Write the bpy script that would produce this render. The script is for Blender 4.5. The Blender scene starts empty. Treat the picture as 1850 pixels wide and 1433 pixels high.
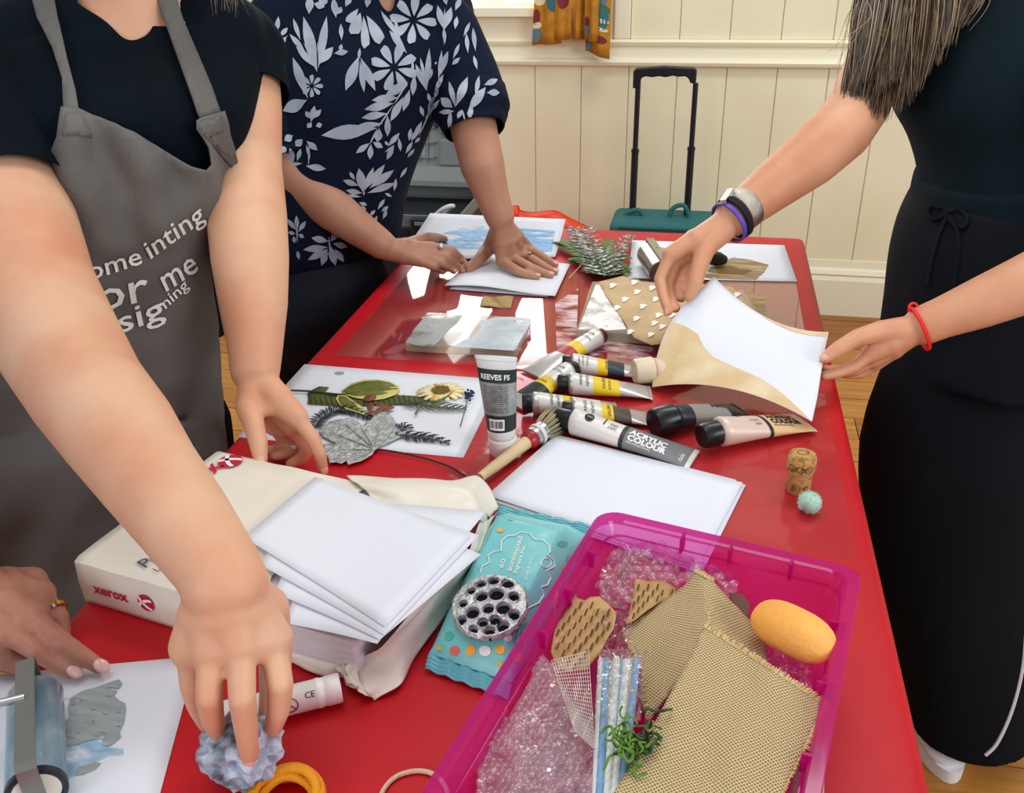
import bpy, bmesh, math, random
from mathutils import Vector, Matrix, noise
from mathutils.bvhtree import BVHTree
from mathutils.geometry import delaunay_2d_cdt
scn = bpy.context.scene
COL = scn.collection
random.seed(7)
# ---------------------------------------------------------------- camera (table long side = +Y, floor z = 0)
IW, IH, FPX = 1850, 1433, 1669.0
PITCH, ROLL, YAW = .482, -.022, .214
TZ = .75                                   # top of the table cloth
CAM = Vector((0, 0, TZ + .5847))
_cp, _sp, _cr, _sr = math.cos(PITCH), math.sin(PITCH), math.cos(ROLL), math.sin(ROLL)
_rz = Matrix.Rotation(YAW, 3, 'Z')
_r0, _u0 = Vector((1, 0, 0)), Vector((0, _sp, _cp))
CR = _rz @ (_r0 * _cr + _u0 * _sr)
CU = _rz @ (-_r0 * _sr + _u0 * _cr)
CF = _rz @ Vector((0, _cp, -_sp))
cd = bpy.data.cameras.new('camera'); cam = bpy.data.objects.new('camera', cd); COL.objects.link(cam)
m4 = Matrix((CR, CU, -CF)).transposed().to_4x4(); m4.translation = CAM
cam.matrix_world = m4
cd.sensor_fit = 'HORIZONTAL'; cd.sensor_width = 36; cd.lens = 36 * FPX / IW; cd.clip_start = .02
scn.camera = cam
# ---------------------------------------------------------------- light
scn.view_settings.view_transform = 'Standard'; scn.view_settings.look = 'None'
scn.view_settings.gamma = 1; scn.view_settings.use_curve_mapping = False
scn.view_settings.exposure = 0.0
scn.cycles.max_bounces = 7; scn.cycles.transparent_max_bounces = 16
scn.cycles.caustics_reflective = False; scn.cycles.caustics_refractive = False
w = bpy.data.worlds.new('soft_daylight'); scn.world = w; w.use_nodes = True
w.node_tree.nodes['Background'].inputs[0].default_value = (.96, .98, 1.0, 1)
w.node_tree.nodes['Background'].inputs[1].default_value = .55
def area(name, loc, target, sx, sy, power, col=(1, 1, 1)):
    l = bpy.data.lights.new(name, 'AREA'); l.shape = 'RECTANGLE'; l.size = sx; l.size_y = sy; l.energy = power; l.color = col
    o = bpy.data.objects.new(name, l); COL.objects.link(o); o.location = loc
    o.rotation_euler = (Vector(target) - Vector(loc)).to_track_quat('-Z', 'Y').to_euler()
    return o
area('ceiling_fill_light', (-.5, .7, 3.0), (-.5, .7, 0), 1.2, 1.2, 11, (1, .98, .95))  # bare overhead area light; no lamp fixture is built
area('ceiling_fill_light', (.35, 2.05, 2.9), (.35, 2.35, 0), 1.2, .5, 20, (1, .98, .94))  # second overhead fill, added to brighten the far wall; no lamp there
area('side_window_light', (2.9, -.6, 2.1), (-.2, 1.2, .8), 1.6, 1.5, 52, (.97, .99, 1))
area('rear_window_light', (-1.6, -2.6, 2.2), (-.1, 1.4, .8), 1.8, 1.4, 40, (.97, .99, 1))
# ---------------------------------------------------------------- pixel helpers
def ray(x, y): return CF + CR * ((x - IW / 2) / FPX) - CU * ((y - IH / 2) / FPX)
def T(x, y, z=TZ):
    d = ray(x, y); return CAM + d * ((z - CAM.z) / d.z)
def D(x, y, dep): return CAM + ray(x, y) * dep
def onY(x, y, Y):
    d = ray(x, y); return CAM + d * (Y / d.y)
def dep(p): return (Vector(p) - CAM).dot(CF)
# ---------------------------------------------------------------- materials
def lin(h):
    h = h.lstrip('#'); v = [int(h[i:i + 2], 16) / 255 for i in (0, 2, 4)]
    return tuple((c / 12.92 if c <= .04045 else ((c + .055) / 1.055) ** 2.4) for c in v) + (1,)
MATS = {}
def mat(name, col, rough=.6, metal=0, var=None, vscale=8, bump=0, bscale=60, spec=.5, coat=0, sub=0, alpha=None, trans=0, ior=1.45, vdet=4, vlo=.35, vhi=.7, stretch=None, sheen=0, emit=None, estr=0):
    if name in MATS: return MATS[name]
    m = bpy.data.materials.new(name); m.use_nodes = True; nt = m.node_tree; b = nt.nodes['Principled BSDF']
    col = lin(col) if isinstance(col, str) else tuple(col) + ((1,) if len(col) == 3 else ())
    I = b.inputs
    I['Base Color'].default_value = col; I['Roughness'].default_value = rough; I['Metallic'].default_value = metal
    I['Specular IOR Level'].default_value = spec; I['Coat Weight'].default_value = coat; I['IOR'].default_value = ior
    I['Transmission Weight'].default_value = trans; I['Sheen Weight'].default_value = sheen
    if sub:
        I['Subsurface Weight'].default_value = sub; I['Subsurface Radius'].default_value = (.01, .004, .002); I['Subsurface Scale'].default_value = 1
    if alpha is not None: I['Alpha'].default_value = alpha
    if emit: I['Emission Color'].default_value = lin(emit); I['Emission Strength'].default_value = estr
    tc = mp = None
    def coords():
        nonlocal tc, mp
        if tc is None:
            tc = nt.nodes.new('ShaderNodeTexCoord'); mp = nt.nodes.new('ShaderNodeMapping')
            nt.links.new(tc.outputs['Object'], mp.inputs[0])
            if stretch: mp.inputs['Scale'].default_value = stretch
        return mp.outputs[0]
    if var:
        n = nt.nodes.new('ShaderNodeTexNoise'); n.inputs['Scale'].default_value = vscale; n.inputs['Detail'].default_value = vdet
        r = nt.nodes.new('ShaderNodeValToRGB'); r.color_ramp.elements[0].position = vlo; r.color_ramp.elements[1].position = vhi
        r.color_ramp.elements[0].color = col; r.color_ramp.elements[1].color = lin(var) if isinstance(var, str) else var
        nt.links.new(coords(), n.inputs['Vector']); nt.links.new(n.outputs[0], r.inputs[0]); nt.links.new(r.outputs[0], I['Base Color'])
    if bump:
        n = nt.nodes.new('ShaderNodeTexNoise'); n.inputs['Scale'].default_value = bscale; n.inputs['Detail'].default_value = 5
        bp = nt.nodes.new('ShaderNodeBump'); bp.inputs['Strength'].default_value = min(1, bump); bp.inputs['Distance'].default_value = .003
        nt.links.new(coords(), n.inputs['Vector']); nt.links.new(n.outputs[0], bp.inputs['Height']); nt.links.new(bp.outputs[0], I['Normal'])
    MATS[name] = m; return m
def film(name, col, tint=(1, 1, 1), body=.1, rough=.05, fres=1.45, gain=1.0, bump=0, bscale=40, bodycol=None):
    """clear plastic: transparent body, a little milky diffuse, glossy surface by Fresnel"""
    if name in MATS: return MATS[name]
    m = bpy.data.materials.new(name); m.use_nodes = True; nt = m.node_tree; N = nt.nodes.new; nt.nodes.clear(); L = nt.links.new
    out = N('ShaderNodeOutputMaterial'); tr = N('ShaderNodeBsdfTransparent'); di = N('ShaderNodeBsdfDiffuse'); tl = N('ShaderNodeBsdfTranslucent')
    gl = N('ShaderNodeBsdfGlossy'); lw = N('ShaderNodeLayerWeight'); fr = N('ShaderNodeMath'); pw = N('ShaderNodeMath'); m1 = N('ShaderNodeMixShader'); m2 = N('ShaderNodeMixShader'); m0 = N('ShaderNodeMixShader')
    tr.inputs[0].default_value = tuple(tint) + (1,); bc = lin(bodycol or col)
    di.inputs[0].default_value = bc; tl.inputs[0].default_value = bc; gl.inputs[1].default_value = rough; lw.inputs[0].default_value = .5; pw.operation = 'POWER'; pw.inputs[1].default_value = 5; fr.operation = 'MULTIPLY_ADD'; f0 = ((fres - 1) / (fres + 1)) ** 2; fr.inputs[1].default_value = 1 - f0; fr.inputs[2].default_value = f0; L(lw.outputs['Facing'], pw.inputs[0]); L(pw.outputs[0], fr.inputs[0])
    m0.inputs[0].default_value = .5; L(di.outputs[0], m0.inputs[1]); L(tl.outputs[0], m0.inputs[2])
    m1.inputs[0].default_value = body; L(tr.outputs[0], m1.inputs[1]); L(m0.outputs[0], m1.inputs[2])
    mu = N('ShaderNodeMath'); mu.operation = 'MULTIPLY'; mu.inputs[1].default_value = gain; L(fr.outputs[0], mu.inputs[0]); mu.use_clamp = True
    L(mu.outputs[0], m2.inputs[0]); L(m1.outputs[0], m2.inputs[1]); L(gl.outputs[0], m2.inputs[2]); L(m2.outputs[0], out.inputs[0])
    if bump:
        n = N('ShaderNodeTexNoise'); n.inputs['Scale'].default_value = bscale; bp = N('ShaderNodeBump'); bp.inputs['Strength'].default_value = bump; bp.inputs['Distance'].default_value = .004
        tc = N('ShaderNodeTexCoord'); L(tc.outputs['Object'], n.inputs['Vector']); L(n.outputs[0], bp.inputs['Height'])
        L(bp.outputs[0], gl.inputs['Normal']); L(bp.outputs[0], lw.inputs['Normal'])
    MATS[name] = m; return m
# ---------------------------------------------------------------- scene helpers
def tag(o, label=None, cat=None, group=None, kind=None):
    if label: o['label'] = label
    if cat: o['category'] = cat
    if group: o['group'] = group
    if kind: o['kind'] = kind
    return o
def thing(name, label, cat, loc=(0, 0, 0), group=None):
    o = bpy.data.objects.new(name, None); COL.objects.link(o); o.location = loc; o.empty_display_size = .05
    return tag(o, label, cat, group)
def link(name, me, m=None, parent=None, smooth=True):
    o = bpy.data.objects.new(name, me); COL.objects.link(o)
    if m is not None and not me.materials:
        for q in (m if isinstance(m, (list, tuple)) else [m]): me.materials.append(q)
    if smooth: me.shade_smooth()
    else: me.shade_flat()
    if parent is not None:
        o.parent = parent
        p, t = parent, Vector((0, 0, 0))
        while p is not None: t = t + Vector(p.location); p = p.parent
        if parent.type == 'EMPTY': o.matrix_parent_inverse = Matrix.Translation(-t)
    return o
def mesh(name, V, F, m=None, parent=None, smooth=True, sharp=None):
    me = bpy.data.meshes.new(name); me.from_pydata([tuple(v) for v in V], [], F); me.update()
    bm = bmesh.new(); bm.from_mesh(me); bmesh.ops.recalc_face_normals(bm, faces=bm.faces)
    bm.to_mesh(me); bm.free()
    o = link(name, me, m, parent, smooth)
    if smooth and sharp: me.set_sharp_from_angle(angle=math.radians(sharp))
    return o
class G:
    """collects shapes, built as ONE mesh"""
    def __init__(s): s.V = []; s.F = []
    def add(s, V, F):
        n = len(s.V); s.V += [Vector(v) for v in V]; s.F += [[i + n for i in f] for f in F]; return s
    def box(s, a, b, M=None):
        V = [Vector((x, y, z)) for x in (a[0], b[0]) for y in (a[1], b[1]) for z in (a[2], b[2])]
        if M: V = [M @ v for v in V]
        return s.add(V, [[0, 1, 3, 2], [4, 6, 7, 5], [0, 4, 5, 1], [2, 3, 7, 6], [0, 2, 6, 4], [1, 5, 7, 3]])
    def rings(s, rings, cap=True, closed=False):
        n = len(rings[0]); V = [v for r in rings for v in r]; F = []
        k = len(rings)
        for i in range(k if closed else k - 1):
            a, b = i * n, ((i + 1) % k) * n
            for j in range(n): F.append([a + j, a + (j + 1) % n, b + (j + 1) % n, b + j])
        if cap and not closed: F.append(list(range(n))[::-1]); F.append(list(range((k - 1) * n, k * n)))
        return s.add(V, F)
    def tube(s, pts, rad, n=8, cap=True, closed=False):
        pts = [Vector(p) for p in pts]; R = []
        up = None
        for i, p in enumerate(pts):
            a = pts[i - 1] if (i or closed) else p; b = pts[(i + 1) % len(pts)] if (i < len(pts) - 1 or closed) else p
            t = (b - a).normalized()
            if up is None: up = t.orthogonal().normalized()
            up = (up - t * up.dot(t)); up = up.normalized() if up.length > 1e-6 else t.orthogonal().normalized()
            sd = t.cross(up); r = rad[i] if isinstance(rad, (list, tuple)) else rad
            R.append([p + (up * math.cos(q) + sd * math.sin(q)) * r for q in [2 * math.pi * j / n for j in range(n)]])
        return s.rings(R, cap, closed)
    def lathe(s, prof, c, ax=(0, 0, 1), n=24):
        ax = Vector(ax).normalized(); u = ax.orthogonal().normalized(); v = ax.cross(u); c = Vector(c)
        return s.rings([[c + ax * h + (u * math.cos(q) + v * math.sin(q)) * max(r, 1e-5) for q in [2 * math.pi * j / n for j in range(n)]] for r, h in prof], True)
    def capsule(s, p0, r0, p1, r1, n=None):
        p0, p1 = Vector(p0), Vector(p1); t = p1 - p0; n = n or (40 if max(r0, r1) > .02 else 16)
        L = t.length; t = t / L if L > 1e-7 else Vector((0, 0, 1)); u = t.orthogonal().normalized(); v = t.cross(u); R = []
        for k in range(1, 5):
            a = math.pi / 2 * (1 - k / 4); R.append((p0 - t * r0 * math.sin(a), r0 * math.cos(a)))
        for k in range(0, 4):
            a = math.pi / 2 * k / 4; R.append((p1 + t * r1 * math.sin(a), r1 * math.cos(a)))
        return s.rings([[c + (u * math.cos(q) + v * math.sin(q)) * r for q in [2 * math.pi * j / n for j in range(n)]] for c, r in R])
    def chain(s, pr):
        for (a, r), (b, q) in zip(pr, pr[1:]): s.capsule(a, r, b, q)
        return s
    def ell(s, c, ax, ay, az, n=16, m=10):
        c = Vector(c); R = []
        for i in range(1, m):
            t = math.pi * i / m
            R.append([c + Vector(az) * math.cos(t) + (Vector(ax) * math.cos(q) + Vector(ay) * math.sin(q)) * math.sin(t) for q in [2 * math.pi * j / n for j in range(n)]])
        return s.rings(R)
    def prism(s, poly, d):
        n = len(poly); d = Vector(d); V = [Vector(p) for p in poly] + [Vector(p) + d for p in poly]
        return s.add(V, [list(range(n))[::-1], list(range(n, 2 * n))] + [[i, (i + 1) % n, n + (i + 1) % n, n + i] for i in range(n)])
    def grid(s, fn, nu, nv, closeu=False):
        V = [fn(i / nu, j / nv) for j in range(nv + 1) for i in range(nu + 1)]; w_ = nu + 1
        return s.add(V, [[j * w_ + i, j * w_ + i + 1, (j + 1) * w_ + i + 1, (j + 1) * w_ + i] for j in range(nv) for i in range(nu)])
    def build(s, name, m=None, parent=None, smooth=True, sharp=40): return mesh(name, s.V, s.F, m, parent, smooth, sharp)
def solid(o, t, off=-1.0):
    md = o.modifiers.new('thickness', 'SOLIDIFY'); md.thickness = t; md.offset = off; return o
def bevel(o, wd, seg=2):
    md = o.modifiers.new('bevel', 'BEVEL'); md.width = wd; md.segments = seg; md.limit_method = 'ANGLE'; return o
def subsurf(o, n=1):
    md = o.modifiers.new('subsurf', 'SUBSURF'); md.levels = n; md.render_levels = n; return o
def remesh(g, voxel, smooth=6, fac=.5, disp=None):
    """union of overlapping closed shapes as one continuous surface"""
    me = bpy.data.meshes.new('tmp'); me.from_pydata([tuple(v) for v in g.V], [], g.F); me.update()
    bm = bmesh.new(); bm.from_mesh(me); bmesh.ops.recalc_face_normals(bm, faces=bm.faces); bm.to_mesh(me); bm.free()
    o = bpy.data.objects.new('tmp', me); COL.objects.link(o)
    r = o.modifiers.new('r', 'REMESH'); r.mode = 'VOXEL'; r.voxel_size = voxel
    if smooth:
        q = o.modifiers.new('s', 'SMOOTH'); q.factor = fac; q.iterations = smooth
    dg = bpy.context.evaluated_depsgraph_get(); out = bpy.data.meshes.new_from_object(o.evaluated_get(dg))
    bpy.data.objects.remove(o); bpy.data.meshes.remove(me)
    return out
def joinmesh(meshes):
    V, F = [], []
    for me in meshes:
        n = len(V); V += [v.co.copy() for v in me.vertices]; F += [[i + n for i in p.vertices] for p in me.polygons]
    return V, F
def bvh_of(me): return BVHTree.FromPolygons([v.co.copy() for v in me.vertices], [list(p.vertices) for p in me.polygons])
def inpoly(x, y, P):
    c = False; j = len(P) - 1
    for i in range(len(P)):
        if (P[i][1] > y) != (P[j][1] > y) and x < (P[j][0] - P[i][0]) * (y - P[i][1]) / (P[j][1] - P[i][1]) + P[i][0]: c = not c
        j = i
    return c
def tri2d(poly, step):
    """triangulated polygon with interior points"""
    P = []
    for i, a in enumerate(poly):
        b = poly[(i + 1) % len(poly)]; n = max(1, int(math.hypot(b[0] - a[0], b[1] - a[1]) / step))
        P += [(a[0] + (b[0] - a[0]) * k / n, a[1] + (b[1] - a[1]) * k / n) for k in range(n)]
    nb = len(P); xs = [p[0] for p in P]; ys = [p[1] for p in P]
    y = min(ys) + step / 2
    while y < max(ys):
        x = min(xs) + step / 2
        while x < max(xs):
            if inpoly(x, y, poly) and min(abs(x - p[0]) + abs(y - p[1]) for p in P[:nb]) > step * .6: P.append((x, y))
            x += step
        y += step
    r = delaunay_2d_cdt([Vector(p) for p in P], [(i, (i + 1) % nb) for i in range(nb)], [list(range(nb))], 1, 1e-6)
    return [tuple(v) for v in r[0]], [list(f) for f in r[2]]
def drape(poly, bvh, off, step, extra=None, dfall=1.2):
    """cloth or print that lies on a body: each pixel of the outline takes its distance from that body"""
    P, F = tri2d(poly, step); V = []
    for x, y in P:
        d = ray(x, y).normalized(); h = bvh.ray_cast(CAM, d)
        if h[0] is None: h = bvh.find_nearest(D(x, y, dfall))
        n = h[1] if h[1].dot(d) < 0 else -h[1]
        n = (n * .5 - d * .5).normalized()
        V.append(h[0] + n * (off + (extra(x, y) if extra else 0)))
    return V, F
def textmesh(s, size=1.0, bold=0.0, align='LEFT', res=2):
    c = bpy.data.curves.new('txt', 'FONT'); c.body = s; c.size = size; c.align_x = align; c.offset = bold; c.resolution_u = res
    o = bpy.data.objects.new('txt', c); COL.objects.link(o)
    dg = bpy.context.evaluated_depsgraph_get(); me = bpy.data.meshes.new_from_object(o.evaluated_get(dg))
    V = [v.co.copy() for v in me.vertices]; F = [list(p.vertices) for p in me.polygons]
    bpy.data.objects.remove(o); bpy.data.curves.remove(c); bpy.data.meshes.remove(me)
    return V, F
def text(name, s, fn, size, m, parent, bold=0.0, align='LEFT'):
    """fn maps flat letter coordinates to the surface that carries the print"""
    V, F = textmesh(s, size, bold, align); return mesh(name, [fn(v.x, v.y) for v in V], F, m, parent, False)
def plane_fn(o, x, y, lift=.0004):
    o, x, y = Vector(o), Vector(x).normalized(), Vector(y).normalized(); n = x.cross(y).normalized() * lift
    if n.z < 0: n = -n
    return lambda u, v: o + x * u + y * v + n
def lerp(a, b, t): return a + (b - a) * t
def nz(x, y=0, z=0): return noise.noise(Vector((x, y, z)))
# ================================================================ room
WY = 3.34
wallm = mat('cream_paint', '#f1ebcc', .55, var='#ebe2bf', vscale=3, bump=.15, bscale=30)
trimm = mat('cream_trim_paint', '#f2edd2', .42)
def struct(o): return tag(o, kind='structure')
fl = struct(G().box((-3.2, -1.6, -.05), (2.6, WY + .1, -.012)).build('floor', mat('floor_gap', '#2a1808', .9), None, False))
fwood = []
for i, (a, b) in enumerate((('#b97a32', '#93581f'), ('#c78a3e', '#a3672a'), ('#ad6c2a', '#86501d'))):
    fwood.append(mat('floorboard_%d' % i, a, .38, var=b, vscale=3.2, stretch=(1.2, 14, 1), bump=.2, bscale=20, vlo=.3, vhi=.72))
y = -1.6; k = 0
while y < WY - .02:
    x = -3.2 + random.uniform(-.9, 0)
    while x < 2.6:
        L = random.uniform(1.6, 2.6); a = max(x, -3.2); b = min(x + L, 2.6)
        if b - a > .05:
            o = G().box((a + .0012, y + .0018, -.03), (b - .0012, y + .1235, random.uniform(-.0008, .0006))).build('floorboard', fwood[k % 3], fl, False); k += 1
        x += L
    y += .125
wl = struct(G().box((-3.2, WY + .012, 0), (-1.62, WY + .14, 2.6)).box((-1.62, WY + .012, 0), (-.5, WY + .14, 1.04)).box((-1.62, WY + .012, 2.25), (-.5, WY + .14, 2.6)).box((-.5, WY + .012, 0), (2.6, WY + .14, 2.6)).build('wall_far', wallm, None, False))
bx = -.619 - .1645 * 15
while bx < 2.5:
    a, b = bx + .0009, bx + .1645 - .0009
    bevel(G().box((a, WY, .2), (b, WY + .02, .87)).build('wall_board', wallm, wl, False), .0025, 1)
    if b < -1.62 or a > -.5: bevel(G().box((a, WY, .95), (b, WY + .02, 2.6)).build('wall_board', wallm, wl, False), .0025, 1)
    bx += .1645
def molding(name, prof, x0=-3.2, x1=2.6):
    g = G(); g.prism([(x0, WY - d, z) for d, z in prof], (x1 - x0, 0, 0)); return g.build(name, trimm, None, False)
struct(molding('trim_1', [(-.02, .862), (.012, .862), (.024, .868), (.028, .878), (.022, .886), (.01, .89), (.008, .925), (.016, .932), (.02, .942), (.012, .95), (-.02, .95)]))
struct(molding('baseboard_far', [(-.02, 0), (.022, 0), (.022, .135), (.016, .15), (.02, .158), (.014, .172), (.006, .178), (.004, .205), (-.02, .205)]))
# window with sill; daylight behind obscured glass
win = struct(thing('window_1', None, None, (-1.06, WY, 1.04)))
glow = mat('bright_window_glass', '#ffffff', .3, emit='#f4f9ff', estr=7.0)
G().box((-1.7, WY - .05, 1.025), (-.44, WY + .06, 1.052)).build('window_sill', trimm, win, False)
G().box((-1.66, WY - .012, .95), (-.48, WY + .01, 1.025)).build('sill_apron', trimm, win, False)
for a, b in (((-1.64, 1.05), (-1.58, 2.25)), ((-.54, 1.05), (-.48, 2.25))): G().box((a[0], WY - .02, a[1]), (b[0], WY + .06, b[1])).build('window_frame', trimm, win, False)
G().box((-1.64, WY - .02, 2.19), (-.48, WY + .06, 2.27)).build('window_frame', trimm, win, False)
G().box((-1.6, WY - .005, 1.04), (-.52, WY + .08, 1.068)).build('window_frame', trimm, win, False)
for x in (-.77, -1.18): G().box((x, WY + .005, 1.05), (x + .035, WY + .08, 2.24)).build('glazing_bar', trimm, win, False)
for a, b in ((-1.58, -1.18), (-1.145, -.77), (-.735, -.54)): G().box((a, WY + .03, 1.06), (b, WY + .036, 2.2)).build('pane', glow, win, False)
for a, b in ((-.345, -.29), (-1.83, -1.78)): bevel(G().box((a, WY - .014, .95), (b, WY + .005, 2.4)).build('architrave', trimm, win, False), .004, 1)
# curtain
ct = thing('curtain', 'mustard yellow patterned curtain hanging at the window edge', 'curtain', (-.48, WY - .1, 1.2))
cy = mat('mustard_cotton', '#c78a22', .85, var='#b0741a', vscale=30, bump=.3, bscale=300)
def curt(pl, pr, ybot, yo, ph):
    (xl0, xl1), (xr0, xr1) = pl, pr
    def fn(u, v):
        xx = lerp(lerp(xl0, xl1, v), lerp(xr0, xr1, v), u); yy = lerp(-420, ybot(u), v)
        p = onY(xx, yy, WY - yo); p.y += .014 * math.sin(u * 7 + ph) * (.4 + .6 * v); return p
    g = G().grid(fn, 20, 24); o = solid(g.build('curtain_fold', cy, ct), .0015); return fn, o
cf = [curt(((985, 962), (1040, 1012)), None, None, 0, 0)] if False else []
folds = [curt((985, 961), (1035, 1013), lambda u: 82 - 3 * u, .07, 0), curt((1010, 1001), (1045, 1030), lambda u: 72, .095, 1.2),
         curt((1040, 1033), (1075, 1058), lambda u: 71 + u, .075, 2), curt((1062, 1056), (1090, 1082), lambda u: 75, .10, .5), curt((1075, 1057), (1118, 1100), lambda u: 92 + 16 * u, .08, .3)]
pcols = {k: mat('curtain_print_' + k, c, .85) for k, c in dict(maroon='#7a2b33', teal='#2f6f7c', slate='#5b7a86', cream='#e0d2ae', green='#4a6b4a').items()}
def patch(f, u0, v0, ru, rv, k):
    fn, o = f; P, F = tri2d([(u0 + ru * math.cos(a), v0 + rv * math.sin(a)) for a in [i * math.pi / 8 for i in range(16)]], max(ru, rv) / 2)
    mesh('printed_motif', [fn(min(max(x, .01), .99), min(max(y_, 0), .995)) + Vector((0, -.004, 0)) for x, y_ in P], F, pcols[k], o, False)
for a in ((0, .1, .9, .12, .03, 'maroon'), (0, .14, .93, .16, .012, 'cream'), (0, .12, .965, .18, .025, 'slate'), (0, .75, .85, .3, .03, 'teal'), (0, .2, .84, .2, .02, 'cream'), (1, .5, .86, .35, .025, 'maroon'),
          (4, .6, .86, .34, .05, 'teal'), (4, .62, .835, .36, .02, 'green'), (4, .62, .875, .34, .008, 'cream'), (4, .6, .905, .34, .007, 'cream'), (4, .6, .94, .3, .014, 'maroon'), (4, .1, .975, .14, .02, 'slate'), (3, .1, .93, .2, .02, 'maroon'), (3, .1, .96, .25, .018, 'slate'), (4, .5, .79, .4, .03, 'slate')): patch(folds[a[0]], *a[1:])
# ================================================================ table and cloth
TX0, TX1, TY0, TY1 = -.552, .188, .02, 1.846
tb = thing('trestle_table', 'long trestle table hidden under the red cloth', 'table', ((TX0 + TX1) / 2, .93, 0))
G().box((TX0 + .012, TY0 + .012, TZ - .034), (TX1 - .012, TY1 - .012, TZ - .006)).build('table_top', mat('table_board', '#8a7a66', .6), tb, False)
for lx in (TX0 + .08, TX1 - .08):
    for ly in (TY0 + .18, TY1 - .18):
        G().tube([(lx, ly, .0), (lx, ly, TZ - .034)], .014, 10).build('leg', mat('grey_steel', '#777b80', .4, .7), tb)
red = mat('red_vinyl', '#c2101c', .45, var='#b30d1a', vscale=5, bump=.10, bscale=14, spec=.35)
def clothpt(u, v):
    x = lerp(TX0 - .26, TX1 + .26, u); y = lerp(TY0 - .26, TY1 + .26, v)
    cx = min(max(x, TX0), TX1); cy_ = min(max(y, TY0), TY1); ex, ey = x - cx, y - cy_; d = math.hypot(ex, ey)
    if d < 1e-6: return Vector((x, y, TZ + .0006 * nz(x * 9, y * 9)))
    r = .012; a = min(d / r, math.pi / 2); o = r * math.sin(a); z = -r * (1 - math.cos(a)) - max(0, d - r * math.pi / 2)
    dn = max(0, d - .02); o += dn * .03 + .012 * min(1, dn * 6) * (math.sin((cx - cy_) * 34 + 3 * nz(cx * 3, cy_ * 3)))
    o = max(o, .006)
    return Vector((cx + ex / d * o, cy_ + ey / d * o, TZ + z))
us = sorted(set([i / 60 for i in range(61)] + [(.26 + q) / (TX1 - TX0 + .52) for q in (-.02, -.015, -.01, -.005, 0)] + [1 - (.26 + q) / (TX1 - TX0 + .52) for q in (-.02, -.015, -.01, -.005, 0)]))
vs = sorted(set([i / 110 for i in range(111)] + [(.26 + q) / (TY1 - TY0 + .52) for q in (-.02, -.015, -.01, -.005, 0)] + [1 - (.26 + q) / (TY1 - TY0 + .52) for q in (-.02, -.015, -.01, -.005, 0)]))
V = [clothpt(u, v) for v in vs for u in us]; nu = len(us)
cl = mesh('tablecloth', V, [[j * nu + i, j * nu + i + 1, (j + 1) * nu + i + 1, (j + 1) * nu + i] for j in range(len(vs) - 1) for i in range(nu - 1)], red)
tag(cl, 'glossy red vinyl cloth draped over the long table', 'tablecloth')
# ================================================================ people
def skinmat(name, a, b, c):
    m = mat(name, a, .5, var=b, vscale=9, bump=.12, bscale=150, spec=.4, sub=.12, vlo=.38, vhi=.72, vdet=3); return m
skA = skinmat('skin_fair', '#dcae8e', '#cf8e6e', 0); skB = skinmat('skin_tanned', '#b98a70', '#a5705a', 0)
skC = skinmat('skin_light', '#d69f7e', '#c58563', 0); skD = mat('skin_older', '#b8826c', .5, var='#985c4e', vscale=22, bump=.55, bscale=85, spec=.45, sub=.1, vlo=.35, vhi=.7)
nailm = mat('fingernail', '#dfa593', .25, spec=.6); nailD = mat('pearly_nail', '#e6b9b4', .15, spec=.7)
gold = mat('gold', '#d8a84a', .2, 1); silver = mat('silver_metal', '#c9cbd0', .22, 1)
FR = (.0098, .0089, .0078, .0066)
def hand(g, wrist, rw, fingers, thumb, k=1.0, palm=.0125):
    """palm + five unequal bent fingers as overlapping tapered shapes; joints are 3-D points"""
    ms = [f[0] for f in fingers]
    for f in fingers:
        g.capsule(wrist, rw * .78, f[0], palm * k)
        r = [q * k for q in FR[:len(f)]] if len(f) == 4 else [FR[0] * k, FR[1] * k, FR[3] * k]
        g.chain(list(zip(f, r)))
        g.ell(f[0], (r[0] * 1.12, 0, 0), (0, r[0] * 1.12, 0), (0, 0, r[0] * 1.12), 10, 8)
    for a, b in zip(ms, ms[1:]):
        g.capsule(a, palm * .93 * k, b, palm * .93 * k)
        wa, wb = Vector(wrist).lerp(a, .5), Vector(wrist).lerp(b, .5); g.capsule(wa, rw * .68, wb, rw * .68)
    t = [Vector(p) for p in thumb]
    g.capsule(wrist, rw * .8, t[0], .015 * k); g.chain(list(zip(t, [.0155 * k, .012 * k, .0108 * k, .008 * k][:len(t)] if len(t) == 4 else [.015 * k, .0118 * k, .0082 * k])))
    g.capsule(t[0], .012 * k, Vector(ms[0]).lerp(wrist, .3), .012 * k)
def nail(par, m, tip, prev, dorsal, r):
    t = (Vector(tip) - Vector(prev)).normalized(); d = Vector(dorsal); d = (d - t * d.dot(t)).normalized(); s = t.cross(d)
    G().ell(Vector(tip) + t * r * .2 + d * r * .72, t * r * .95, s * r * .72, d * r * .32, 12, 8).build('fingernail', m, par)
def band(c, ax, r, wd, th, n=28, flat=1.0, flatdir=None):
    """ring-shaped band"""
    g = G(); ax = Vector(ax).normalized(); u = (Vector(flatdir) - ax * Vector(flatdir).dot(ax)).normalized() if flatdir is not None else ax.orthogonal().normalized(); v = ax.cross(u); R = []
    for j in range(n):
        q = 2 * math.pi * j / n; d = u * math.cos(q) * flat + v * math.sin(q)
        R.append([Vector(c) + d * (r + a) + ax * b for a, b in ((0, -wd / 2), (th, -wd / 2 * .8), (th, wd / 2 * .8), (0, wd / 2))])
    return g.rings(R, False, True)
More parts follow.
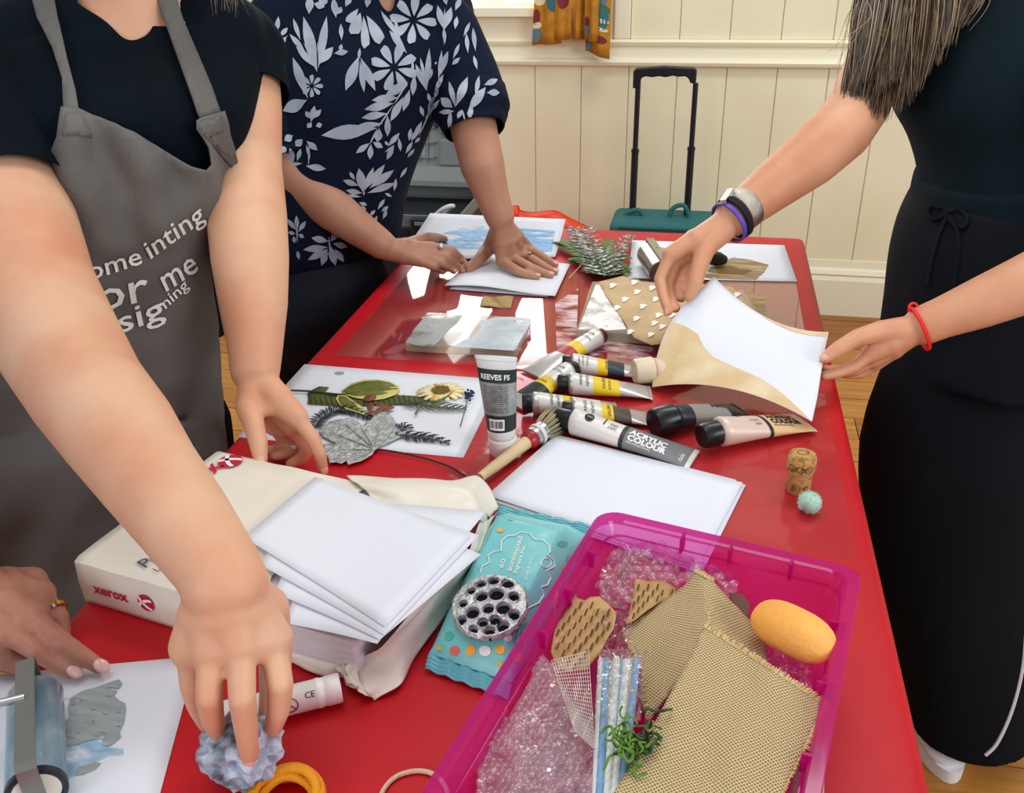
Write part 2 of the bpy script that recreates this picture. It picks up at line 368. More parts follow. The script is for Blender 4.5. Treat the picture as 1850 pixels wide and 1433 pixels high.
def loft(g, secs, n=28, cap=True):
    """secs: centre, side vector (half width), front vector (half depth)"""
    R = []
    for c, s, f in secs:
        R.append([Vector(c) + Vector(s) * math.cos(q) + Vector(f) * math.sin(q) for q in [2 * math.pi * j / n for j in range(n)]])
    # smooth in between
    RR = []
    for i in range(len(R) - 1):
        for k in range(4):
            t = k / 4; a = R[max(i - 1, 0)]; b = R[i]; c_ = R[i + 1]; d = R[min(i + 2, len(R) - 1)]
            RR.append([b[j] * 1 + (c_[j] - a[j]) * .5 * t + (a[j] - b[j] * 2.5 + c_[j] * 2 - d[j] * .5) * t * t + (d[j] * .5 - c_[j] * 1.5 + b[j] * 1.5 - a[j] * .5) * t ** 3 for j in range(n)])
    RR.append(R[-1]); g.rings(RR, cap); return g
def head(g, c, f, up, k=1.0):
    """skull, jaw, nose, brow, lips, ears; f = where the face looks"""
    f = Vector(f).normalized(); up = (Vector(up) - f * Vector(up).dot(f)).normalized(); s = f.cross(up)
    c = Vector(c)
    g.ell(c + up * .02 * k, s * .074 * k, f * .092 * k, up * .10 * k, 20, 14); g.ell(c + f * .028 * k - up * .055 * k, s * .055 * k, f * .055 * k, up * .055 * k)
    g.capsule(c + f * .088 * k + up * .012 * k, .009 * k, c + f * .104 * k - up * .025 * k, .013 * k)
    g.capsule(c + f * .08 * k - s * .03 * k + up * .028 * k, .012 * k, c + f * .08 * k + s * .03 * k + up * .028 * k, .012 * k)
    g.capsule(c + f * .076 * k - s * .016 * k - up * .058 * k, .010 * k, c + f * .076 * k + s * .016 * k - up * .058 * k, .010 * k)
    for q in (-1, 1):
        g.ell(c + s * q * .076 * k - f * .008 * k, s * .009 * k, f * .018 * k, up * .03 * k)
        g.ell(c + f * .062 * k + s * q * .036 * k - up * .02 * k, s * .025 * k, f * .02 * k, up * .025 * k)
    return f, s, up
eyem = mat('eye_white', '#e8e4de', .2); irism = mat('eye_dark', '#2a1c14', .15); lipm = mat('lips', '#b5655c', .45)
def face(par, c, f, s, up, k=1.0):
    c = Vector(c)
    for q in (-1, 1):
        e = c + f * .078 * k + s * q * .03 * k + up * .006 * k
        o = G().ell(e, s * .013 * k, f * .012 * k, up * .0085 * k).build('eye', eyem, par); G().ell(e + f * .0085 * k, s * .0055 * k, f * .004 * k, up * .0055 * k).build('iris', irism, par)
    G().ell(c + f * .0845 * k - up * .058 * k, s * .02 * k, f * .005 * k, up * .006 * k).build('lips', lipm, par)
def bodymesh(root, skin, fine, coarse, vf=.0026, vc=.009):
    ms = [remesh(g, vf, 4, .5) for g in fine] + [remesh(coarse, vc, 5, .5)]
    V, F = joinmesh(ms); me = bpy.data.meshes.new('body'); me.from_pydata(V, [], F); me.update()
    return link('body', me, skin, root)
def cloth(root, name, g, m, voxel=.006, smooth=6, fold=None):
    me = remesh(g, voxel, smooth)
    if fold:
        me.update()
        ns = [v.normal.copy() for v in me.vertices]
        for v, n in zip(me.vertices, ns): v.co += n * fold(v.co)
    me.update(); return link(name, me, m, root), me
def sleeve(name, pts, rad, m, root, th=.003, n=28, wob=.06, fold=None):
    """open-ended sleeve round an arm"""
    pts = [Vector(p) for p in pts]; g = G(); R = []; up = None; k = len(pts)
    for i, p in enumerate(pts):
        t = (pts[min(i + 1, k - 1)] - pts[max(i - 1, 0)]).normalized()
        if up is None: up = t.orthogonal().normalized()
        up = (up - t * up.dot(t)).normalized(); s = t.cross(up)
        R.append([p + (up * math.cos(q) + s * math.sin(q)) * rad[i] * (1 + wob * nz(math.cos(q) * 1.4 + i * .3, math.sin(q) * 1.4, i * .5)) for q in [2 * math.pi * j / n for j in range(n)]])
    g.rings(R, False); o = g.build(name, m, root); solid(o, th, 0); subsurf(o, 1); return o
def curve_pts(P, n=8):
    P = [Vector(p) for p in P]; out = []
    for i in range(len(P) - 1):
        a, b, c, d = P[max(i - 1, 0)], P[i], P[i + 1], P[min(i + 2, len(P) - 1)]
        for k in range(n):
            t = k / n; out.append(b + (c - a) * .5 * t + (a - b * 2.5 + c * 2 - d * .5) * t * t + (d * .5 - c * 1.5 + b * 1.5 - a * .5) * t ** 3)
    out.append(P[-1]); return out
# ---------------------------------------------------------------- person in the grey apron
black = mat('black_jersey', '#04101a', .9, var='#030b13', vscale=12, bump=.25, bscale=250, spec=.15)
apm = mat('charcoal_apron_cotton', '#6a6864', .75, var='#5a5753', vscale=7, bump=.3, bscale=350)
dark = mat('dark_trousers', '#060a12', .9, bump=.2, bscale=250, spec=.15)
shoe_black = mat('black_shoe', '#15161a', .5)
A = thing('person', 'person in a grey lettered apron and black T-shirt leaning in, squeezing a crumpled ball', 'person', (-.78, 1.1, 0))
fA = Vector((.6, -.8, 0)); sA = Vector((.8, .6, 0))
def secA(x, y, d, rx, ry): return (D(x, y, d), sA * rx, (fA * .95 + Vector((0, 0, .25))) * ry)
hipA = D(185, 700, 1.27)
tA = [secA(232, 30, 1.13, .075, .06), secA(228, 75, 1.14, .155, .085), secA(222, 130, 1.15, .175, .105), secA(224, 240, 1.14, .16, .128), secA(216, 360, 1.165, .148, .118), secA(195, 500, 1.2, .142, .11), secA(188, 640, 1.25, .165, .125), secA(180, 800, 1.32, .18, .135)]
pel = tA[-1][0]
coarse = G(); loft(coarse, [(c, s * .93, f * .9) for c, s, f in tA])
neckA = D(236, 25, 1.115); headA = D(258, -240, 1.075); upA = (headA - neckA).normalized()
coarse.capsule(neckA - upA * .05, .062, headA - upA * .04, .052); fh, sh, uh = head(coarse, headA, fA * .8 + Vector((.1, 0, -.55)), upA)
legsA = []
for q in (-1, 1):
    hp = pel + sA * q * .085; kn = Vector((pel.x - .02, pel.y + .02, .46)) + sA * q * .1 + fA * .03; an = Vector((pel.x - .03, pel.y + .03, .1)) + sA * q * .11
    legsA.append((hp, kn, an)); coarse.chain([(hp, .085), (kn, .055), (an, .038)])
# right arm (nearest the camera)
shR = D(0, 150, 1.13); a1 = [(shR, .06), (D(8, 330, 1.04), .064), (D(58, 520, .955), .062), (D(95, 600, .915), .060), (D(157, 705, .84), .0515), (D(215, 780, .79), .0475), (D(265, 852, .745), .041), (D(332, 940, .70), .0355), (D(385, 1015, .672), .031), (D(412, 1062, .662), .0295)]
g1 = G(); g1.chain(a1)
Z4 = lambda x, y, d: D(x / 2.966, 950 + y / 2.966, d)
wr1 = Z4(1190, 320, .660)
F1 = [[Z4(1455, 610, .668), Z4(1502, 850, .658), Z4(1492, 990, .668), Z4(1462, 1085, .685)], [Z4(1290, 640, .652), Z4(1298, 930, .638), Z4(1320, 1100, .655), Z4(1338, 1240, .672)],
      [Z4(1135, 660, .655), Z4(1120, 920, .645), Z4(1140, 1040, .665), Z4(1175, 1120, .69)], [Z4(1020, 650, .668), Z4(1035, 860, .672), Z4(1065, 970, .69), Z4(1110, 1060, .708)]]
hand(g1, wr1, .0305, F1, [Z4(1430, 440, .69), Z4(1475, 700, .71), Z4(1470, 900, .72), Z4(1440, 1060, .715)], 1.09, .0145)
g1.capsule(wr1, .0285, Z4(1250, 560, .672), .026); g1.capsule(a1[-1][0], .0295, wr1, .029)
# left arm (lifting the ream)
shL = D(425, 95, 1.235); a2 = [(shL, .056), (D(436, 190, 1.225), .0525), (D(436, 300, 1.20), .0515), (D(446, 390, 1.15), .049), (D(452, 470, 1.125), .0465), (D(458, 550, 1.11), .0405), (D(461, 620, 1.095), .033), (D(461, 668, 1.085), .029)]
g2 = G(); g2.chain(a2); wr2 = D(466, 690, 1.082)
F2 = [[D(537, 755, 1.065), D(566, 795, 1.06), D(578, 822, 1.063), D(583, 846, 1.07)], [D(528, 770, 1.085), D(557, 810, 1.095), D(545, 828, 1.10), D(525, 838, 1.10)],
      [D(512, 772, 1.095), D(538, 800, 1.115), D(522, 818, 1.115), D(497, 823, 1.11)], [D(496, 768, 1.10), D(518, 800, 1.125), D(503, 815, 1.125), D(482, 815, 1.12)]]
hand(g2, wr2, .0285, F2, [D(449, 735, 1.065), D(459, 768, 1.05), D(467, 802, 1.042), D(471, 832, 1.04)], 1.0, .0135)
body = bodymesh(A, skA, [g1, g2], coarse)
face(A, headA, fh, sh, uh)
nail(A, nailm, F1[1][3], F1[1][2], -CF, .0072); nail(A, nailm, D(471, 833, 1.04), D(467, 802, 1.042), -CF + CU * .3, .0088)
nail(A, nailm, F2[0][3], F2[0][2], -CF + CR * .6, .0066)
band(F2[2][1].lerp(F2[2][2], .3), F2[2][2] - F2[2][1], .0088, .006, .0012).build('ring', silver, A)
# T-shirt
gs = G(); loft(gs, tA[1:7])
shirtA, shirtme = cloth(A, 'shirt', gs.chain([(D(228, 85, 1.15), .09), (D(60, 130, 1.14), .085), (shR, .078)]).chain([(D(228, 85, 1.16), .09), (D(370, 90, 1.20), .085), (shL, .067)]), black, .006, 8, lambda p: .004 * nz(p.x * 9, p.y * 9, p.z * 5))
sleeve('sleeve', curve_pts([D(30, 120, 1.14), shR, D(0, 225, 1.085), D(12, 310, 1.048), D(28, 378, 1.018)], 3), [.08 - .006 * i / 12 for i in range(13)], black, A)
sleeve('sleeve', curve_pts([D(390, 80, 1.22), shL, D(433, 140, 1.23), D(437, 172, 1.226)], 4), [.066] * 6 + [.062] * 7, black, A)
def cutneck(me, poly):
    bm = bmesh.new(); bm.from_mesh(me); dl = []
    for f in bm.faces:
        c = f.calc_center_median(); q = c - CAM; z = q.dot(CF); px, py = IW / 2 + FPX * q.dot(CR) / z, IH / 2 - FPX * q.dot(CU) / z
        if f.normal.dot(q) < 0 and inpoly(px, py, poly): dl.append(f)
    bmesh.ops.delete(bm, geom=dl, context='FACES')
    bd_ = [v for v in bm.verts if v.is_boundary]
    for _ in range(14):
        nw = {}
        for v in bd_:
            nb = [e.other_vert(v) for e in v.link_edges if e.is_boundary]
            if len(nb) == 2: nw[v] = v.co * .4 + (nb[0].co + nb[1].co) * .3
        for v, c in nw.items(): v.co = c
    bm.to_mesh(me); bm.free(); me.update()
cutneck(shirtme, [(120, -120), (129, 0), (161, 20), (191, 37), (208, 54), (221, 75), (235, 78), (255, 70), (272, 66), (280, 30), (282, -120)])
# trousers under the apron
gt = G().chain([(pel + Vector((0, 0, .04)), .15), (pel, .16)])
for hp, kn, an in legsA: gt.chain([(hp, .1), (kn, .075), (an, .06)])
cloth(A, 'trousers', gt, dark, .01, 6)
for hp, kn, an in legsA:
    G().ell((an.x + fA.x * .06, an.y + fA.y * .06, .038), sA * .045, fA * .13, (0, 0, .038)).build('shoe', shoe_black, A)
# apron, taking its shape from the body below it
gb = G(); loft(gb, tA); gb.chain([(tA[-1][0], .17), (tA[-1][0] - Vector((0, 0, .25)), .19)]); gb.chain([(D(228, 85, 1.15), .085), (D(60, 130, 1.14), .085), (shR, .075)]); gb.chain([(D(228, 85, 1.15), .09), (D(380, 95, 1.19), .085)])
bvA = bvh_of(remesh(gb, .008, 6))
bib = [(118, 205), (145, 203), (196, 222), (240, 240), (290, 268), (335, 292), (356, 296), (367, 288), (366, 262), (356, 246), (344, 232), (347, 218), (360, 213), (396, 203), (402, 222), (406, 240), (414, 262), (419, 290), (417, 325), (402, 355), (370, 380), (360, 420), (360, 470), (368, 560), (380, 680), (390, 780), (394, 880), (385, 960), (300, 1010), (200, 1075), (120, 1130), (20, 1180), (-120, 1180), (-140, 900), (-90, 640), (0, 480), (70, 400), (104, 335), (102, 300), (100, 272), (114, 250)]
def apfold(x, y):
    t = max(0, min(1, (y - 205) / 300)); b = max(0, min(1, (y - 480) / 300))
    f = .013 * math.sin((x - .38 * y) / 17 + 1.2 * nz(x / 90, y / 160)) * max(0, 1 - abs(y - 300) / 190)
    return .018 + .012 * t + f - .006 * math.exp(-((y - 455 + .25 * (x - 250)) / 14) ** 2) * max(0, 1 - abs(x - 250) / 110) + .016 * b * math.sin((x + .15 * y) / 52 + 2 * nz(x / 140, y / 200)) + .006 * nz(x / 60, y / 60)
Vv, Ff = drape(bib, bvA, 0, 13, apfold)
ap = mesh('apron', Vv, Ff, apm, A); solid(ap, .002); bvAp = BVHTree.FromPolygons(Vv, Ff)
def strap(P):
    v, f = drape(P, bvA, .010, 10); return solid(mesh('apron_strap', v, f, apm, A), .003, 0)
strap([(54, -30), (96, -30), (108, 35), (124, 110), (140, 170), (146, 208), (119, 208), (116, 150), (98, 90), (72, 40)])
strap([(276, -30), (308, -30), (330, 40), (358, 110), (380, 165), (393, 207), (356, 214), (334, 150), (306, 70), (284, 5)])
def band_on(P, off=.003):
    v, f = drape(P, bvAp, off, 9); return solid(mesh('strap_end', v, f, apm, A), .0015, 0)
band_on([(357, 212), (394, 203), (403, 238), (365, 250), (352, 232)]); band_on([(119, 206), (146, 204), (165, 250), (140, 244), (114, 246)])
# apron lettering, printed on the cloth
lett = mat('white_apron_print', '#e2e4e0', .8)
def apron_text(s, x0, y0, x1, y1, h, sk=0.0, bold=.008, arc=0):
    V, F = textmesh(s, 1, bold); w_ = max(v.x for v in V); L = math.hypot(x1 - x0, y1 - y0); ux, uy = (x1 - x0) / L, (y1 - y0) / L; out = []
    for v in V:
        u = v.x / w_; px = x0 + (x1 - x0) * u + uy * v.y * h + sk * v.y * h * ux; py = y0 + (y1 - y0) * u - ux * v.y * h + arc * math.sin(u * math.pi)
        d = ray(px, py).normalized(); r = bvAp.ray_cast(CAM, d)
        out.append(r[0] - d * .006 if r[0] is not None else D(px, py, 1.08))
    mesh('lettering', out, F, lett, A, False)
apron_text('ome', 160, 508, 258, 476, 48, .1); apron_text('inting', 270, 470, 372, 396, 52, .2)
apron_text('for', 150, 572, 272, 540, 82, .1); apron_text('me', 298, 529, 360, 488, 66, .2)
apron_text('sig', 214, 604, 300, 572, 60, .15); apron_text('ning', 298, 560, 342, 518, 30, .2)
# hair strands over the shoulder
hairA = mat('ash_brown_hair', '#5c4a38', .45, var='#7d6748', vscale=60, stretch=(1, 1, .1))
def strands(name, roots, tips, m, par, n, r=.0011, jit=.02, sag=.02, seed=3):
    rnd = random.Random(seed); g = G()
    for i in range(n):
        t = rnd.random(); k = t * (len(roots) - 1); i0 = min(int(k), len(roots) - 2); f = k - i0
        a = Vector(roots[i0]).lerp(roots[i0 + 1], f); k = min(max(t + rnd.gauss(0, .05), 0), 1) * (len(tips) - 1); i0 = min(int(k), len(tips) - 2); b = Vector(tips[i0]).lerp(tips[i0 + 1], k - i0)
        o = Vector((rnd.gauss(0, jit), rnd.gauss(0, jit), rnd.gauss(0, jit * .6))); b = b + o + (a - b) * abs(rnd.gauss(0, .07)); a = a + o * .4
        c = a.lerp(b, .5) + Vector((rnd.gauss(0, sag), rnd.gauss(0, sag), rnd.gauss(0, sag * .3)))
        P = curve_pts([a, a.lerp(c, .5) + o * .1, c, c.lerp(b, .5), b], 3); rr = r * rnd.uniform(.7, 1.6)
        g.tube(P, [rr * (1 - .75 * (j / (len(P) - 1)) ** 2) for j in range(len(P))], 4, False)
    return g.build(name, m, par)
def haircap(par, c, f, s, up, m, k=1.0):
    c = Vector(c); g = G(); g.ell(c + up * .035 * k - f * .018 * k, s * .086 * k, f * .096 * k, up * .098 * k, 20, 14); g.ell(c - f * .04 * k - up * .03 * k, s * .078 * k, f * .07 * k, up * .1 * k)
    cloth(par, 'hair', g, m, .006, 4)
haircap(A, headA, fh, sh, uh, hairA)
strands('hair_lock', [headA + sh * -.07 - uh * .02, headA + sh * -.075 - uh * .02 + fh * .04], [D(385, 22, 1.06), D(432, 30, 1.07)], hairA, A, 26, .0006, .008, .01)
# ---------------------------------------------------------------- person in the floral blouse
navy = mat('navy_viscose', '#08142c', .85, var='#061024', vscale=14, bump=.25, bscale=200, spec=.2)
B = thing('person', 'person in a navy blouse with white leaf print pressing a sheet with both palms', 'person', (-.78, 1.72, 0))
fB = Vector((.72, -.69, 0)).normalized(); sB = Vector((.69, .72, 0)).normalized()
def secB(x, y, d, rx, ry): return (D(x, y, d), sB * rx, (fB * .93 + Vector((0, 0, .3))) * ry)
tB = [secB(705, -30, 1.66, .08, .06), secB(700, 5, 1.66, .17, .085), secB(690, 70, 1.66, .19, .11), secB(660, 160, 1.65, .172, .13), secB(620, 270, 1.67, .168, .128), secB(582, 370, 1.70, .172, .127), secB(556, 450, 1.75, .19, .134), secB(546, 488, 1.79, .202, .136)]
pelB = tB[-1][0]; coarse = G(); loft(coarse, [(c, s * .92, f * .9) for c, s, f in tB])
neckB = D(712, -15, 1.64); headB = D(752, -135, 1.58); upB = (headB - neckB).normalized()
coarse.capsule(neckB - upB * .05, .062, headB - upB * .04, .052); fh, sh, uh = head(coarse, headB, fB * .75 + Vector((.05, .1, -.6)), upB)
legsB = []
for q in (-1, 1):
    hp = pelB + sB * q * .085 - Vector((0, 0, .05)); kn = Vector((pelB.x - .0, pelB.y + .06, .45)) + sB * q * .07; an = Vector((pelB.x - .01, pelB.y + .08, .1)) + sB * q * .07
    legsB.append((hp, kn, an)); coarse.chain([(hp, .085), (kn, .055), (an, .038)])
shB1 = D(540, 120, 1.62); b1 = [(shB1, .05), (D(515, 220, 1.60), .047), (D(512, 300, 1.58), .045), (D(550, 337, 1.59), .0405), (D(600, 377, 1.60), .0375), (D(650, 414, 1.615), .031), (D(690, 442, 1.63), .026)]
g1 = G(); g1.chain(b1); wrB = D(704, 452, 1.635); HZ = TZ + .018
def Tz(x, y, z): return T(x, y, TZ + z)
FB1 = [[D(782, 448, 1.64), D(815, 452, 1.645), Tz(832, 466, .020), Tz(846, 484, .012)], [D(777, 458, 1.635), D(806, 463, 1.64), Tz(822, 475, .018), Tz(836, 489, .012)],
       [D(770, 466, 1.63), D(796, 474, 1.635), Tz(811, 483, .016), Tz(820, 490, .011)], [D(760, 472, 1.625), D(782, 481, 1.63), Tz(792, 486, .013), Tz(800, 491, .010)]]
hand(g1, wrB, .025, FB1, [D(742, 442, 1.66), D(768, 430, 1.69), Tz(788, 430, .025), Tz(803, 432, .02)], .92, .012)
shB2 = D(800, 60, 1.66); b2 = [(shB2, .052), (D(835, 140, 1.66), .049), (D(852, 215, 1.65), .043), (D(860, 250, 1.645), .0405), (D(872, 300, 1.64), .0395), (D(888, 350, 1.65), .031), (D(903, 392, 1.66), .0265)]
g2 = G(); g2.chain(b2); wrB2 = D(908, 408, 1.665)
FB2 = [[Tz(907, 472, .026), Tz(935, 489, .020), Tz(953, 496, .014), Tz(970, 500, .011)], [Tz(925, 465, .029), Tz(958, 483, .022), Tz(978, 491, .014), Tz(995, 497, .011)],
       [Tz(940, 456, .030), Tz(968, 472, .022), Tz(988, 484, .015), Tz(1003, 491, .011)], [Tz(951, 446, .027), Tz(974, 460, .02), Tz(990, 470, .014), Tz(1004, 478, .011)]]
hand(g2, wrB2, .0255, FB2, [Tz(886, 445, .03), Tz(868, 466, .022), Tz(857, 477, .016), Tz(847, 487, .012)], .95, .0125)
bodyB = bodymesh(B, skB, [g1, g2], coarse); face(B, headB, fh, sh, uh)
haircap(B, headB, fh, sh, uh, mat('grey_brown_hair', '#6d6256', .5), 1.0)
for F_ in FB2: nail(B, nailm, F_[3], F_[2], (0, -.2, 1), .0064)
for F_ in (FB1[0], FB1[2]): nail(B, nailm, F_[3], F_[2], (0, -.3, 1), .006)
band(FB2[2][0].lerp(FB2[2][1], .62), FB2[2][1] - FB2[2][0], .0089, .004, .0012).build('ring', gold, B)
G().ell(FB2[2][0].lerp(FB2[2][1], .62) + Vector((0, -.003, .0105)), (.0028, 0, 0), (0, .0028, 0), (0, 0, .002)).build('ring_stone', silver, B)
rb = FB1[0][0].lerp(FB1[0][1], .45); band(rb, FB1[0][1] - FB1[0][0], .0088, .004, .0012).build('ring', silver, B)
G().ell(rb - CF * .0105 + CU * .002, CR * .005, CU * .004, CF * .003).build('ring_stone', silver, B)
gs = G(); loft(gs, tB[1:]); gs.chain([(D(700, 30, 1.66), .09), (D(760, 45, 1.66), .075), (shB2, .066)]).chain([(D(690, 30, 1.66), .09), (D(590, 35, 1.64), .09), (D(522, 55, 1.63), .078), (shB1, .07)])
gs.chain([(shB2, .066), (D(838, 140, 1.66), .064), (D(850, 172, 1.655), .062)]); gs.chain([(shB1, .068), (D(520, 210, 1.61), .068), (D(514, 250, 1.60), .066)])
blouse, bme = cloth(B, 'blouse', gs, navy, .006, 6, lambda p: .005 * nz(p.x * 8, p.y * 8, p.z * 6))
sl1 = sleeve('sleeve_cuff', curve_pts([D(845, 160, 1.657), D(850, 190, 1.652), D(854, 214, 1.648), D(858, 236, 1.645)], 4), [.062, .064, .066, .067, .068, .068, .068, .066, .062, .059, .057, .055, .054], navy, B, .003, 28, .12)
sl2 = sleeve('sleeve_cuff', curve_pts([D(516, 225, 1.605), D(513, 260, 1.597), D(515, 285, 1.59), D(526, 308, 1.585)], 4), [.064, .066, .068, .069, .069, .068, .067, .066, .064, .062, .061, .06, .06], navy, B, .003, 28, .12)
gt = G().chain([(pelB + Vector((0, 0, .0)), .135), (pelB - Vector((0, 0, .06)), .145)])
for hp, kn, an in legsB: gt.chain([(hp, .092), (kn, .078), (an, .07)])
cloth(B, 'trousers', gt, mat('navy_trousers', '#0a1122', .85, bump=.2, bscale=250), .01, 6)
for hp, kn, an in legsB: G().ell((an.x + fB.x * .06, an.y + fB.y * .06, .038), sB * .045, fB * .13, (0, 0, .038)).build('shoe', shoe_black, B)
cutneck(bme, [(676, -80), (683, 0), (694, 18), (705, 27), (714, 12), (722, -80)])
# leaf print lying on the blouse (outlines in the picture, distance from the cloth)
dg = bpy.context.evaluated_depsgraph_get(); Vs, Fs = joinmesh([bme])
for o in (sl1, sl2):
    e = o.evaluated_get(dg).to_mesh(); n = len(Vs); Vs += [v.co.copy() for v in e.vertices]; Fs += [[i + n for i in p.vertices] for p in e.polygons]
bvB = BVHTree.FromPolygons(Vs, Fs)
prn = mat('pale_leaf_print', '#b4bdc9', .85, var='#8f9bac', vscale=22, spec=.2)
def leafpoly(bx, by, tx, ty, w_, kind=0):
    L = math.hypot(tx - bx, ty - by); ux, uy = (tx - bx) / L, (ty - by) / L; up_, dn = [], []
    for i in range(9):
        t = i / 8; h = w_ / 2 * (.84 * math.sin(math.pi * t ** 1.15) ** 1.1 if kind == 0 else (.74 * math.sin(math.pi * (.04 + .66 * t)) ** 1.3 * (1 if t < .95 else .55)) if kind == 1 else math.sin(math.pi * t ** 1.3) ** .7)
        up_.append((bx + ux * L * t - uy * h, by + uy * L * t + ux * h)); dn.append((bx + ux * L * t + uy * h, by + uy * L * t - ux * h))
    return up_ + dn[-2:0:-1]
def pr_leaf(*a):
    P = [(480 + x / 2.984, y / 2.984) for x, y in leafpoly(*a)]
    try: P_, F_ = tri2d(P, 7)
    except Exception: return
    V_ = []
    for x, y in P_:
        d = ray(x, y).normalized(); h = bvB.ray_cast(CAM, d)
        if h[0] is None or h[3] > 1.98 or h[3] < 1.4:
            h = bvB.find_nearest(D(x, y, 1.66))
            if (h[0] - D(x, y, 1.66)).length > .3: return
        n = h[1] if h[1].dot(d) < 0 else -h[1]; V_.append(h[0] + n * .0012 - d * .0012)
    mesh('printed_leaf', V_, F_, prn, blouse, False)
def stem(*pts):
    for (a, b), (c, d) in zip(pts, pts[1:]): pr_leaf(a, b, c, d, 9, 2)
def daisy(x, y, r, n=8, w_=.55, a0=0.0):
    for i in range(n):
        a = a0 + 2 * math.pi * i / n; pr_leaf(x + r * .16 * math.cos(a), y + r * .16 * math.sin(a), x + r * math.cos(a), y + r * math.sin(a), r * w_, 1)
daisy(690, 365, 130, 8, .5, .3); daisy(795, 110, 130, 8, .48, .1); daisy(250, 465, 62, 8, .5); daisy(505, 60, 0.1)
